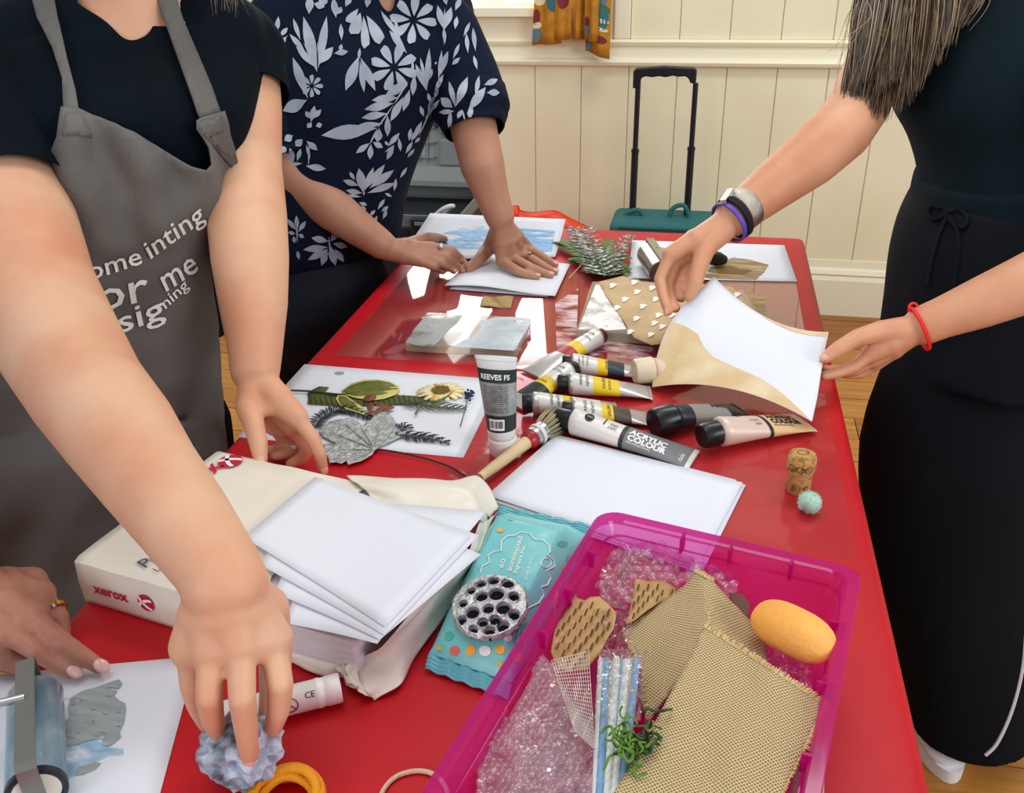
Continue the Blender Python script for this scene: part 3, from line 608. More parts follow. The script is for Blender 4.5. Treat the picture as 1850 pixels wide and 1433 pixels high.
for a in ((512, 70, 470, 190, 85, 1), (528, 90, 540, 265, 62, 1), (545, 85, 625, 235, 85, 1), (500, 50, 440, 125, 60, 1),
          (280, 380, 205, 90, 70), (285, 370, 330, 90, 55), (285, 350, 365, 255, 60), (275, 370, 165, 250, 45), (215, 280, 130, 185, 35), (190, 220, 148, 100, 30), (300, 330, 280, 230, 20),
          (230, 535, 148, 310, 60), (225, 540, 95, 600, 85), (245, 660, 265, 570, 40), (255, 640, 300, 590, 35), (245, 640, 215, 600, 35), (250, 660, 225, 690, 35), (270, 680, 305, 670, 35),
          (505, 300, 430, 490, 70), (510, 310, 590, 490, 55), (508, 330, 530, 500, 38), (500, 330, 508, 260, 20),
          (765, 440, 640, 520, 60, 0), (715, 525, 570, 540, 55), (690, 555, 530, 590, 55), (655, 610, 515, 635, 50), (630, 665, 478, 685, 45), (600, 690, 300, 730, 95), (740, 520, 670, 655, 50), (775, 480, 738, 600, 45), (800, 400, 790, 515, 40), (655, 620, 655, 735, 42), (610, 690, 600, 765, 55), (790, 420, 790, 320, 18),
          (560, 770, 485, 825, 38), (565, 775, 560, 860, 40), (575, 765, 630, 795, 38), (655, 790, 720, 715, 35), (715, 740, 725, 815, 25), (690, 780, 650, 860, 35), (660, 785, 640, 760, 20),
          (525, 1040, 500, 905, 60), (530, 1030, 580, 900, 40), (545, 1010, 640, 885, 45), (555, 1015, 690, 915, 50), (545, 1040, 700, 985, 45), (520, 1040, 430, 1025, 35), (500, 1000, 415, 970, 38), (480, 970, 450, 925, 25), (515, 1060, 430, 1050, 20),
          (495, 1090, 480, 1130, 25), (500, 1090, 545, 1105, 25), (480, 1100, 455, 1085, 20), (510, 1110, 540, 1130, 20),
          (165, 1240, 115, 1180, 30), (170, 1240, 165, 1160, 30), (175, 1250, 215, 1190, 30), (160, 1260, 120, 1250, 25), (175, 1260, 205, 1280, 28), (150, 1270, 155, 1310, 25),
          (340, 1300, 245, 1280, 45), (335, 1330, 200, 1345, 45), (340, 1340, 225, 1400, 45), (350, 1300, 385, 1250, 40), (360, 1310, 440, 1330, 40), (345, 1320, 375, 1430, 50), (330, 1340, 300, 1430, 45), (370, 1340, 420, 1410, 40), (180, 1400, 170, 1350, 25),
          (865, 490, 805, 345, 40), (865, 480, 880, 260, 38), (860, 440, 830, 310, 22), (880, 430, 895, 370, 22),
          (905, 510, 960, 400, 35), (930, 440, 950, 270, 30), (920, 345, 910, 335, 20), (930, 420, 985, 275, 45), (890, 560, 870, 500, 25), (900, 540, 935, 480, 28), (870, 620, 900, 520, 30), (850, 630, 830, 570, 28), (855, 640, 920, 560, 25), (840, 650, 800, 740, 35), (830, 680, 780, 760, 30), (880, 610, 940, 540, 25),
          (770, 760, 780, 690, 28), (750, 830, 790, 760, 25), (800, 770, 830, 740, 22), (760, 850, 800, 800, 22), (720, 960, 760, 900, 22), (690, 1030, 700, 960, 25), (680, 1060, 640, 1040, 20), (600, 1130, 640, 1070, 25), (590, 1130, 560, 1160, 25), (620, 1140, 660, 1110, 25), (600, 1160, 580, 1200, 22), (630, 1180, 650, 1130, 25),
          (960, 160, 925, 30, 45), (965, 160, 1000, 40, 50), (968, 240, 960, 150, 25), (1020, 160, 1030, 90, 30), (975, 30, 960, -20, 30), (1020, 60, 1050, -10, 35),
          (1025, 580, 990, 440, 35), (1025, 575, 1090, 415, 55), (1010, 580, 945, 530, 60), (1090, 600, 1185, 470, 60), (1085, 610, 1130, 640, 40), (1020, 600, 935, 605, 35), (1000, 590, 990, 700, 30), (1060, 590, 1035, 640, 30), (1130, 520, 1150, 410, 30), (1175, 460, 1250, 430, 40), (1190, 500, 1260, 500, 45), (1110, 560, 1100, 640, 35), (1050, 650, 1010, 720, 30), (1080, 640, 1110, 690, 30),
          (1090, 290, 1080, 180, 28), (1130, 280, 1115, 150, 30), (1050, 310, 1005, 350, 30), (1140, 380, 1120, 300, 24), (1065, 200, 1100, 120, 24), (1010, 320, 1045, 235, 24),
          (150, 730, 100, 760, 50), (200, 750, 160, 790, 50), (220, 760, 280, 810, 40), (150, 880, 130, 800, 45), (215, 895, 325, 910, 45), (170, 870, 190, 800, 30), (110, 830, 85, 790, 40), (200, 880, 120, 890, 25), (240, 860, 220, 780, 20),
          (370, 290, 445, 280, 40), (400, 280, 410, 240, 26), (410, 220, 405, 130, 30), (300, 40, 320, -20, 60), (235, 80, 240, -20, 55), (260, 20, 320, 40, 50), (380, 100, 365, -10, 45), (385, 80, 410, 40, 40), (430, 40, 460, -20, 40), (545, 45, 555, -20, 40),
          (690, 180, 620, 60, 26), (760, 290, 665, 165, 45), (735, 230, 640, 80, 26), (720, 200, 690, 90, 22), (60, 180, 70, 90, 32), (75, 200, 120, 150, 32), (75, 250, 110, 200, 36), (60, 230, 50, 180, 22), (95, 470, 85, 390, 30), (100, 510, 120, 480, 24)):
    pr_leaf(*a)
for s_ in ([(765, 440), (690, 560), (600, 690), (540, 700)], [(205, 230), (250, 320), (280, 390)], [(600, 690), (560, 775)], [(120, 190), (75, 260)], [(690, 780), (640, 820)], [(525, 1055), (530, 1030)], [(960, 250), (965, 40)], [(880, 640), (950, 400), (975, 280)], [(820, 740), (900, 560)], [(1085, 690), (1060, 590)], [(340, 1270), (345, 1350), (300, 1430)], [(165, 1160), (170, 1310)], [(865, 490), (860, 400)], [(230, 900), (235, 780)]): stem(*s_)
# ---------------------------------------------------------------- person in dark clothes, right of the table
teal = mat('dark_teal_jersey', '#0a1d24', .9, var='#07161d', vscale=10, bump=.2, bscale=250, spec=.2)
trs = mat('dark_navy_crepe', '#03070e', .85, var='#060d16', vscale=6, bump=.2, bscale=250, spec=.2)
Cc = thing('person', 'long-haired person in dark top and wide trousers lifting a printed sheet', 'person', (.48, 1.45, 0))
fC = Vector((-.97, -.24, 0)).normalized(); sC = Vector((-.24, .97, 0)).normalized()
def secC(x, y, d, rx, ry, tilt=.2): return (D(x, y, d), sC * rx, (fC + Vector((0, 0, -tilt))).normalized() * ry)
tC = [secC(1790, -120, 1.47, .075, .06), secC(1790, -60, 1.47, .16, .08), secC(1785, 30, 1.47, .18, .105), secC(1768, 150, 1.47, .172, .125), secC(1785, 235, 1.47, .155, .112), secC(1795, 320, 1.465, .145, .105), secC(1795, 400, 1.46, .155, .125), secC(1788, 480, 1.46, .17, .135)]
coarse = G(); loft(coarse, [(c, s * .88, f * .85) for c, s, f in tC]); pelC = tC[-1][0]
neckC = D(1775, -140, 1.46); headC = D(1735, -290, 1.40); upC = (headC - neckC).normalized()
coarse.capsule(neckC - upC * .05, .06, headC - upC * .04, .05); fh, sh, uh = head(coarse, headC, fC * .75 + Vector((0, 0, -.66)), upC)
legsC = [(pelC - sC * .07, Vector((.45, 1.37, .45)), Vector((.53, 1.32, .09))), (pelC + sC * .07, Vector((.46, 1.57, .45)), Vector((.5, 1.56, .09)))]
for hp, kn, an in legsC: coarse.chain([(hp, .07), (kn, .055), (an, .038)])
shC = D(1640, 10, 1.56); c1 = [(shC, .052), (D(1590, 95, 1.50), .0475), (D(1552, 190, 1.43), .0465), (D(1520, 236, 1.40), .0465), (D(1465, 285, 1.375), .0435), (D(1405, 330, 1.355), .037), (D(1350, 373, 1.34), .0305), (D(1325, 392, 1.335), .0285)]
g1 = G(); g1.chain(c1); wrC = D(1303, 412, 1.33)
ZC = lambda x, y, d: D(1140 + x / 3.3036, 350 + y / 3.3036, d)
FC1 = [[ZC(235, 365, 1.325), ZC(172, 510, 1.325), ZC(195, 620, 1.315), ZC(222, 705, 1.305)], [ZC(275, 390, 1.335), ZC(220, 545, 1.335), ZC(240, 630, 1.325), ZC(268, 685, 1.31)],
       [ZC(320, 400, 1.345), ZC(270, 520, 1.35), ZC(275, 580, 1.34), ZC(300, 625, 1.33)], [ZC(360, 400, 1.35), ZC(318, 480, 1.36), ZC(315, 540, 1.35), ZC(330, 575, 1.34)]]
hand(g1, wrC, .0285, FC1, [ZC(445, 320, 1.315), ZC(410, 430, 1.30), ZC(385, 530, 1.293), ZC(345, 612, 1.295)], 1.0, .0128)
shC2 = D(1960, 40, 1.34); c2 = [(shC2, .052), (D(2010, 250, 1.24), .048), (D(1990, 430, 1.2), .046), (D(1920, 485, 1.2), .043), (D(1850, 515, 1.205), .0385), (D(1770, 548, 1.215), .0335), (D(1700, 575, 1.225), .0275), (D(1668, 588, 1.23), .0265)]
g2 = G(); g2.chain(c2); wrC2 = D(1645, 598, 1.232)
FC2 = [[ZC(1420, 960, 1.235), ZC(1330, 1035, 1.23), ZC(1230, 1070, 1.225), ZC(1150, 1088, 1.22)], [ZC(1440, 990, 1.25), ZC(1340, 1050, 1.25), ZC(1250, 1060, 1.245), ZC(1160, 1050, 1.24)],
       [ZC(1450, 1010, 1.265), ZC(1370, 1070, 1.268), ZC(1290, 1075, 1.262), ZC(1225, 1060, 1.255)], [ZC(1460, 1000, 1.28), ZC(1390, 1060, 1.285), ZC(1320, 1070, 1.28), ZC(1265, 1060, 1.27)]]
hand(g2, wrC2, .0265, FC2, [ZC(1500, 820, 1.225), ZC(1350, 860, 1.215), ZC(1240, 925, 1.21), ZC(1160, 980, 1.21)], .98, .0125)
bodyC = bodymesh(Cc, skC, [g1, g2], coarse); face(Cc, headC, fh, sh, uh)
nail(Cc, nailm, FC1[0][3], FC1[0][2], CR * -1 - CF * .5, .0066); nail(Cc, nailm, ZC(1160, 980, 1.21), ZC(1240, 925, 1.21), -CF + CU * .8, .0075)
gs = G(); loft(gs, tC[1:7]); gs.chain([(D(1790, -20, 1.47), .085), (D(1700, -20, 1.53), .075), (shC, .062)]); gs.chain([(D(1790, -20, 1.47), .085), (D(1880, 0, 1.40), .075), (shC2, .062)])
cloth(Cc, 'top', gs, teal, .006, 6, lambda p: .004 * nz(p.x * 8, p.y * 8, p.z * 8))
sleeve('sleeve', curve_pts([D(1690, -10, 1.56), shC, D(1622, 40, 1.54), D(1612, 55, 1.53)], 3), [.062] * 10, teal, Cc); sleeve('sleeve', curve_pts([D(1900, 0, 1.38), shC2, D(1985, 150, 1.29), D(1995, 190, 1.27)], 3), [.064] * 10, teal, Cc)
loftw = G(); loft(loftw, [(tC[5][0] + Vector((0, 0, .015)), tC[5][1] * 1.06, tC[5][2] * 1.06), (D(1797, 345, 1.465), sC * .155, tC[5][2] * 1.14), (D(1797, 375, 1.462), sC * .16, tC[5][2] * 1.16)])
cloth(Cc, 'waist_rib', loftw, teal, .006, 4)
gt = G(); loft(gt, [(D(1800, 352, 1.462), sC * .158, fC * .12), (D(1792, 410, 1.46), sC * .168, fC * .138), (D(1788, 480, 1.46), sC * .178, fC * .146), (D(1786, 560, 1.46), sC * .185, fC * .15), (D(1775, 640, 1.46), sC * .19, fC * .15)])
LA = [(.45, 1.43, .74, .14), (.42, 1.385, .56, .145), (.445, 1.345, .36, .13), (.485, 1.325, .21, .112), (.528, 1.298, .05, .102)]
LB = [(.48, 1.55, .74, .12), (.46, 1.56, .56, .125), (.45, 1.57, .36, .125), (.47, 1.565, .21, .115), (.49, 1.56, .068, .11)]
for LL in (LA, LB): loft(gt, [(Vector((x, y, z)), sC * r * .86, fC * r) for x, y, z, r in LL])
hem2 = Vector((.47, 1.56, .06))
tro, trme = cloth(Cc, 'trousers', gt, trs, .008, 6, lambda p: .006 * nz(p.x * 9, p.y * 9, p.z * 2.2))
bvT = bvh_of(trme)
def ontro(x, y, off=.003):
    d = ray(x, y).normalized(); h = bvT.ray_cast(CAM, d); h = h if h[0] is not None else bvT.find_nearest(D(x, y, 1.4)); return h[0] - d * off
for P in ([(1698, 378), (1685, 372), (1676, 382), (1684, 396), (1704, 392), (1716, 384), (1733, 380), (1748, 394), (1742, 412), (1722, 404), (1712, 392)], [(1712, 390), (1702, 412), (1692, 440), (1682, 480), (1676, 515)], [(1716, 390), (1730, 420), (1732, 460), (1726, 500), (1722, 528)]):
    G().tube(curve_pts([ontro(*p, .004) for p in P], 4), .0032, 6).build('drawstring', trs, Cc)
G().tube(curve_pts([ontro(*p, .003) for p in ((1852, 1150), (1848, 1200), (1838, 1250), (1822, 1300), (1800, 1345), (1780, 1365)) if bvT.ray_cast(CAM, ray(*p).normalized())[0] is not None], 4), .003, 6).build('piping', mat('white_piping', '#d8dadd', .6), Cc)
# shoe
sw = mat('white_leather', '#e9ecf1', .4); sol = mat('white_sole', '#f0f1f2', .5)
def sneaker(c, f, s):
    c = Vector(c); g = G(); loft(g, [(c - f * .12 + Vector((0, 0, .055)), s * .03, Vector((0, 0, .035))), (c - f * .09 + Vector((0, 0, .06)), s * .037, Vector((0, 0, .042))), (c + f * .0 + Vector((0, 0, .06)), s * .041, Vector((0, 0, .042))), (c + f * .07 + Vector((0, 0, .046)), s * .046, Vector((0, 0, .03))), (c + f * .125 + Vector((0, 0, .036)), s * .036, Vector((0, 0, .02))), (c + f * .145 + Vector((0, 0, .03)), s * .012, Vector((0, 0, .008)))])
    o = g.build('sneaker', sw, Cc)
    n = 28; P = []
    for j in range(n):
        q = 2 * math.pi * j / n; wd = .046 * (1 - .18 * max(0, -math.cos(q))); P.append(c + f * (.15 * math.cos(q) + .008) + s * wd * math.sin(q) * (1.06))
    G().prism([(p.x, p.y, .0) for p in P], (0, 0, .026)).build('sole', sol, o, True, 50)
    for k in range(5):
        a = c + f * (.02 + k * .018); G().tube([a + s * q * .022 + Vector((0, 0, .098 - k * .008 - abs(q) * .006)) for q in (-1, -.4, .4, 1)], .0028, 6).build('lace', sol, o)
    return o
fs_ = (T(1712, 1400, 0) - T(1672, 1300, 0)).normalized(); sneaker(T(1716, 1410, 0) - fs_ * .15, fs_, Vector((-fs_.y, fs_.x, 0)))
sneaker((hem2.x - .06, hem2.y - .02, 0), fC, sC)
# wristwear
ax1 = (c1[-1][0] - c1[-3][0]).normalized()
band(D(1343, 379, 1.338), ax1, .0318, .022, .0014, 32, .92, CR).build('watch_strap', mat('steel_mesh', '#b9b2a6', .3, 1, bump=.4, bscale=900), Cc)
G().box((-.016, -.013, 0), (.016, .013, .009), Matrix.Translation(D(1312, 366, 1.325)) @ Matrix((CR, CU, -CF)).transposed().to_4x4() @ Matrix.Rotation(.9, 4, 'Y') @ Matrix.Rotation(.7, 4, 'Z')).build('watch_case', silver, Cc, False)
band(D(1327, 393, 1.333), ax1, .0315, .010, .0035, 32, .95, CR).build('hair_tie', mat('black_elastic', '#0d0d16', .8), Cc)
band(D(1317, 402, 1.331), ax1, .0316, .007, .0025, 32, .95, CR).build('wristband', mat('purple_rubber', '#5a45a8', .5), Cc)
ax2 = (c2[-1][0] - c2[-2][0]).normalized(); redcord = mat('red_cord', '#e8211f', .6)
band(D(1661, 594, 1.231), ax2, .0275, .005, .003, 32, 1.05, CR).build('cord_bracelet', redcord, Cc)
kb = D(1650, 556, 1.225)
G().tube([kb + CR * .006 * math.cos(a) + CU * .006 * math.sin(a) for a in [i * math.pi / 6 for i in range(12)]], .0018, 6, False, True).build('bracelet_knot', redcord, Cc)
# long hair falling over the shoulder
hairC = mat('brown_hair', '#3d2f24', .4, var='#7d6446', vscale=90, stretch=(1, 1, .08), vlo=.45, vhi=.8)
haircap(Cc, headC, fh, sh, uh, hairC, 1.02)
rt = [headC + sh * q * .07 + uh * .03 + fh * (.03 - .05 * abs(q)) for q in (1, .6, .2, -.2, -.6)]
rtt = [D(1575, -30, 1.42), D(1620, -60, 1.41), D(1670, -80, 1.40), D(1720, -80, 1.40), D(1765, -70, 1.41)]
tips = [D(1528, 205, 1.375), D(1560, 218, 1.37), D(1600, 222, 1.365), D(1640, 200, 1.36), D(1690, 120, 1.36), D(1745, 30, 1.36)]
blond = mat('light_brown_hair', '#a08660', .4); rnd = random.Random(31)
LK = [(D(x, y, d), t) for x, y, d, t in ((1524, 218, 1.378, .0), (1538, 190, 1.375, .05), (1556, 205, 1.37, .12), (1578, 214, 1.368, .2), (1602, 218, 1.365, .3), (1622, 205, 1.36, .36), (1640, 190, 1.36, .45), (1655, 165, 1.36, .55), (1672, 140, 1.358, .62), (1690, 115, 1.358, .7), (1708, 85, 1.358, .78), (1730, 50, 1.36, .88), (1750, 15, 1.36, 1), (1590, 170, 1.35, .25), (1615, 150, 1.35, .4), (1560, 150, 1.358, .1))]
for i, (tip, t) in enumerate(LK):
    k = t * (len(rtt) - 1); i0 = min(int(k), len(rtt) - 2); rootp = rtt[i0].lerp(rtt[i0 + 1], k - i0); g = G(); ctr = rootp.lerp(tip, .5) + Vector((rnd.gauss(0, .008), rnd.gauss(0, .008), 0))
    for n_ in range(85):
        o = Vector((rnd.gauss(0, 1), rnd.gauss(0, 1), rnd.gauss(0, .5))); e = tip + o * .0035 + (rootp - tip) * abs(rnd.gauss(0, .06)); a = rootp + o * .009; c = ctr + o * .008
        P = curve_pts([a, a.lerp(c, .5) + o * .001, c, c.lerp(e, .55) + o * .0012, e], 4); rr = rnd.uniform(.0007, .0015); g.tube(P, [rr * (1 - .8 * (j / (len(P) - 1)) ** 2) for j in range(len(P))], 4, False)
    g.build('hair_lock', hairC, Cc)
    g = G()
    for n_ in range(7):
        o = Vector((rnd.gauss(0, 1), rnd.gauss(0, 1), rnd.gauss(0, .5))); e = tip + o * .008 + (rootp - tip) * abs(rnd.gauss(0, .1)); a = rootp + o * .01 - CF * .006; c = ctr + o * .012 - CF * .008
        P = curve_pts([a, c, e], 7); g.tube(P, [.0008 * (1 - .8 * (j / (len(P) - 1)) ** 2) for j in range(len(P))], 4, False)
    g.build('hair_lock', blond, Cc)
strands('hair_lock', rtt[:2], [D(1515, 90, 1.38), D(1535, 215, 1.37)], blond, Cc, 22, .0005, .012, .02, 9)
strands('hair_lock', [headC + sh * .07 + uh * .05, headC + uh * .09 - fh * .02, headC - sh * .06 + uh * .05], rtt, hairC, Cc, 420, .0016, .008, .012, 6)
# ---------------------------------------------------------------- older hand reaching in from the left edge
Dd = thing('person', 'older hand with gold ring reaching in from the left edge, fingertips on painted sheet', 'person', (-1.1, .16, 0))
Z6 = lambda x, y, z: T(x / 3.47, 1020 + y / 3.47, TZ + z)
wrD = Z6(-130, 200, .055); elD = Vector((-.86, .50, .93)); shD = Vector((-.97, .33, 1.20))
g1 = G().chain([(elD, .046), (elD.lerp(wrD, .35), .045), (elD.lerp(wrD, .8), .034), (wrD, .03)])
FD = [[Z6(200, 330, .045), Z6(390, 490, .034), Z6(520, 575, .020), Z6(620, 640, .010)], [Z6(40, 420, .045), Z6(230, 540, .034), Z6(350, 620, .020), Z6(445, 672, .010)],
      [Z6(250, 190, .040), Z6(370, 330, .028), Z6(390, 440, .016), Z6(385, 490, .012)], [Z6(200, 110, .034), Z6(290, 210, .022), Z6(320, 290, .012), Z6(330, 330, .010)]]
hand(g1, wrD, .031, [FD[1], FD[0], FD[2], FD[3]], [Z6(-60, 420, .04), Z6(-20, 520, .03), Z6(60, 600, .018), Z6(140, 640, .012)], 1.02, .0145)
fD = Vector((.93, .36, 0)).normalized(); sD = Vector((-.36, .93, 0)).normalized(); bd = Vector((-1.1, .16, 0))
tD = [(bd + Vector((fD.x * l, fD.y * l, z)), sD * a, (fD - Vector((0, 0, .15))) * b) for z, a, b, l in ((.82, .18, .13, 0), (.95, .16, .12, .01), (1.1, .17, .13, .05), (1.25, .18, .11, .08), (1.32, .1, .07, .09))]
coarse = loft(G(), [(c, a * .93, b * .9) for c, a, b in tD]); hdD = tD[-1][0] + Vector((.05, .02, .21)); coarse.capsule(tD[-1][0], .06, hdD - Vector((0, 0, .05)), .052)
fh, sh, uh = head(coarse, hdD, fD * .8 + Vector((0, 0, -.5)), Vector((0, 0, 1)))
gj = loft(G(), tD).chain([(tD[3][0], .09), (shD, .07)]); gt = G().chain([(bd + Vector((0, 0, .84)), .15), (bd + Vector((0, 0, .8)), .16)])
for q in (-1, 1):
    gt.chain([(bd + sD * q * .09 + Vector((0, 0, .8)), .1), (bd + sD * q * .1 + Vector((0, 0, .45)), .075), (bd + sD * q * .1 + Vector((0, 0, .1)), .06)])
    coarse.chain([(bd + sD * q * .09 + Vector((0, 0, .8)), .085), (bd + sD * q * .1 + Vector((0, 0, .45)), .055), (bd + sD * q * .1 + Vector((0, 0, .1)), .038)])
    G().ell(bd + sD * q * .1 + fD * .06 + Vector((0, 0, .038)), sD * .045, fD * .13, (0, 0, .038)).build('shoe', shoe_black, Dd)
sh2 = tD[3][0] - sD * .2; gj.chain([(tD[3][0], .09), (sh2, .07), (sh2 + Vector((.02, -.03, -.28)), .06), (sh2 + Vector((.12, .0, -.5)), .05)])
coarse.chain([(shD, .055), (elD, .047)])
bodymesh(Dd, skD, [g1], coarse); face(Dd, hdD, fh, sh, uh); haircap(Dd, hdD, fh, sh, uh, mat('grey_hair', '#9a958c', .5))
knit = mat('blue_knit', '#1f5fa8', .8, bump=.4, bscale=200); cloth(Dd, 'jumper', gj, knit, .008, 6); cloth(Dd, 'trousers', gt, dark, .01, 6)
sleeve('sleeve', curve_pts([shD, shD.lerp(elD, .5), elD + Vector((-.01, 0, 0)), elD.lerp(wrD, .25)], 3), [.072, .07, .068, .066, .064, .062, .06, .06, .06, .06], knit, Dd)
for F_ in FD[:2]: nail(Dd, nailD, F_[3], F_[2], Vector((.15, -.3, 1)), .0082)
rr = FD[2][0].lerp(FD[2][1], .75); band(rr, FD[2][1] - FD[2][0], .0105, .005, .0014).build('ring', gold, Dd)
for k in range(4): G().ell(rr + Vector((.004 * (k - 1.5), -.005, .0112)), (.0022, 0, 0), (0, .0022, 0), (0, 0, .0022), 8, 6).build('ring_stone', silver, Dd)
# ================================================================ sheets and plates on the table
white = mat('white_paper', '#e2e6ef', .8, spec=.3); offw = mat('paper_edge', '#dcdce4', .8)
def paint(name, col, var=None, cover=.5, scale=30, stretch=(1, 1, 1), soft=.12, rough=.5, metal=0):
    """brushed paint: opaque strokes with bare gaps between them"""
    if name in MATS: return MATS[name]
    m = mat(name, col, rough, metal, var=var or col, vscale=scale * .6, stretch=stretch); nt = m.node_tree; N = nt.nodes.new
    tc = N('ShaderNodeTexCoord'); mp = N('ShaderNodeMapping'); mp.inputs['Scale'].default_value = stretch; n = N('ShaderNodeTexNoise'); n.inputs['Scale'].default_value = scale; n.inputs['Detail'].default_value = 6
    r = N('ShaderNodeValToRGB'); th_ = .5 + .2 * (1 - 2 * cover); r.color_ramp.elements[0].position = th_ - soft / 2; r.color_ramp.elements[1].position = th_ + soft / 2
    nt.links.new(tc.outputs['Object'], mp.inputs[0]); nt.links.new(mp.outputs[0], n.inputs['Vector']); nt.links.new(n.outputs[0], r.inputs[0]); nt.links.new(r.outputs[0], nt.nodes['Principled BSDF'].inputs['Alpha'])
    return m
def sheet(name, label, cat, c, m=white, curl=None, th=.00025, nu=14, nv=10, group=None, parent=None):
    """c: four corners bl, tl, tr, br"""
    c = [Vector(p) for p in c]
    def fn(u, v):
        p = c[0].lerp(c[3], u).lerp(c[1].lerp(c[2], u), v)
        if curl: p = p + Vector((0, 0, curl(u, v)))
        return p
    o = solid(G().grid(fn, nu, nv).build(name, m, parent), th)
    if label: tag(o, label, cat, group)
    return o, fn
def flat(name, poly, m, parent, z, step=None, jit=0):
    """thin layer on a flat surface, outline given in picture pixels"""
    xs = [p[0] for p in poly]; st = step or max(4, (max(xs) - min(xs)) / 9)
    P, F = tri2d(poly, st); return mesh(name, [T(x, y, TZ + z) for x, y in P], F, m, parent, False)
def zoomer(x0, y0, k): return lambda pts: [(x0 + x / k, y0 + y / k) for x, y in pts]
z5 = zoomer(480, 380, 2.984); z6 = zoomer(840, 560, 2.984); z8 = zoomer(1100, 0, 2.467); zl = zoomer(420, 640, 4.022); zf = zoomer(980, 390, 3.854); z5b = zoomer(1140, 350, 3.3036); zD = zoomer(0, 1020, 3.47); z7 = zoomer(760, 920, 4.213); zt = zoomer(800, 910, 2.4342); zr = zoomer(420, 840, 3.116); zx = zoomer(100, 780, 3.98)
def rect(a, b, z, h, name, m, parent=None, rad=.004):
    pass
acry = film('clear_acrylic', '#ffffff', (.97, .97, .97), .02, .015, 1.5, 1.6)
o = G().box((-.525, 1.176, TZ + .0008), (.167, 1.60, TZ + .0026)).build('acrylic_sheet', acry, None, False)
tag(o, 'large clear acrylic sheet on the red cloth under both gel plates', 'acrylic sheet')
flat('pale_pink_patch', [(1003, 548), (1045, 520), (1042, 600), (1110, 618), (1180, 628), (1172, 655), (1090, 640), (1000, 655), (925, 660), (960, 640), (1006, 640)], paint('pale_pink_streaks', '#e8b9bd', '#f3dcdc', .42, 26, (1, 2, 1), .3), o, .0031)  # patchy pale pink layer over part of the acrylic
wrapf = film('crinkled_film', '#ffffff', (.98, .975, .98), .02, .08, 1.45, 1.0, .3, 22)
def crink(u, v): return Vector((lerp(-.272, .178, u), lerp(.80, 1.168, v), TZ + .0012 + .0009 * nz(u * 9, v * 8)))
o = G().grid(crink, 40, 34).build('plastic_film', wrapf); tag(o, 'crinkled clear plastic film lying beneath the paint tubes and cork', 'plastic film')
# leaf sheet
lz = .0006
o, _ = sheet('paper_sheet', 'white sheet carrying pressed leaves, fern and a pale flower', 'paper', [Tz(430, 790, lz), Tz(550, 658, lz), Tz(907, 686, lz), Tz(837, 827, lz)])
flat('paint_blot', [(570 + 9 * math.cos(a) + 43, 674 + 3 * math.sin(a)) for a in [i * math.pi / 6 for i in range(12)]], mat('grey_blot', '#9aa3ad', .5), o, .0012)
# sheet under the palms
o, _ = sheet('paper_sheet', 'white sheet pressed flat under two palms at the far left', 'paper', [Tz(803, 516, .008), Tz(862, 458, .006), Tz(1030, 477, .006), Tz(1003, 531, .010)], curl=lambda u, v: .004 * (1 - v) * math.sin(u * 5))
o2, _ = sheet('paper_sheet', 'lower white sheet peeking out beneath the palm-pressed sheet', 'paper', [Tz(812, 522, .0034), Tz(858, 468, .0034), Tz(1018, 482, .0034), Tz(990, 536, .0034)])
# blue painted sheet
c4 = [Tz(716, 470, .004), Tz(777, 385, .035), Tz(1022, 396, .035), Tz(1003, 464, .004)]
bl, bfn = sheet('paper_sheet', 'white sheet brushed with pale blue paint at the far left corner', 'paper', c4, curl=lambda u, v: .012 * v * v - .012 * v)
blue = paint('blue_wash', '#4f9bd8', '#8cc4ee', .55, 16, (1, 4, 1), .2)
def onfn(fn, u, v, l=.0006): p = fn(u, v); p.z += l; return p
P, F = tri2d([(.12, .5), (.3, .72), (.5, .78), (.95, .7), (.97, .15), (.8, .1), (.5, .25), (.3, .2), (.15, .3)], .08)
mesh('blue_paint', [onfn(bfn, u, v) for u, v in P], F, blue, bl, False)
# brown painted sheet with roller
br, _ = sheet('paper_sheet', 'white sheet with a brown paint patch beneath the silver roller', 'paper', [Tz(1134.5, 502.6, .0034), Tz(1142, 434, .0034), Tz(1417, 443, .0034), Tz(1440.5, 509, .0034)])
flat('brown_paint', z8([(420, 1235), (455, 1190), (520, 1160), (560, 1145), (640, 1160), (712, 1180), (690, 1215), (655, 1247), (560, 1245), (470, 1243)]), paint('brown_wash', '#8a6a3a', '#c3a878', .7, 22, (1.2, 9, 1), .15), br, .0042)
flat('brown_paint', z8([(470, 1190), (540, 1185), (640, 1205), (600, 1225), (490, 1220)]), paint('brown_streak', '#6f5024', '#8a6a3a', .5, 26, (1.2, 14, 1), .1), br, .0046)
# gel plates
gel = film('gel_block', '#f3f0c8', (.98, .97, .93), .42, .06, 1.45, .8, bodycol='#f3efd8')
def slab(name, label, cat, c, h, m, z0, r=.006):
    c = [Vector(p) for p in c]; ctr = sum(c, Vector()) / 4; P = []
    for i in range(4):
        a, b, d = c[i - 1], c[i], c[(i + 1) % 4]; u = (a - b).normalized() * r; w_ = (d - b).normalized() * r
        for k in range(5):
            t = k / 4; P.append(b + u * (1 - t) ** 2 + w_ * t ** 2)
    o = bevel(G().prism([(p.x, p.y, TZ + z0) for p in P], (0, 0, h)).build(name, m, None, True, 50), .002, 2); return tag(o, label, cat)
def zat(p): return (p.x, p.y)
s1 = slab('gel_plate', 'small gel plate smeared with silver paint', 'gel plate', [(-.425, 1.203, 0), (-.427, 1.328, 0), (-.255, 1.332, 0), (-.253, 1.208, 0)], .0135, gel, .0027)
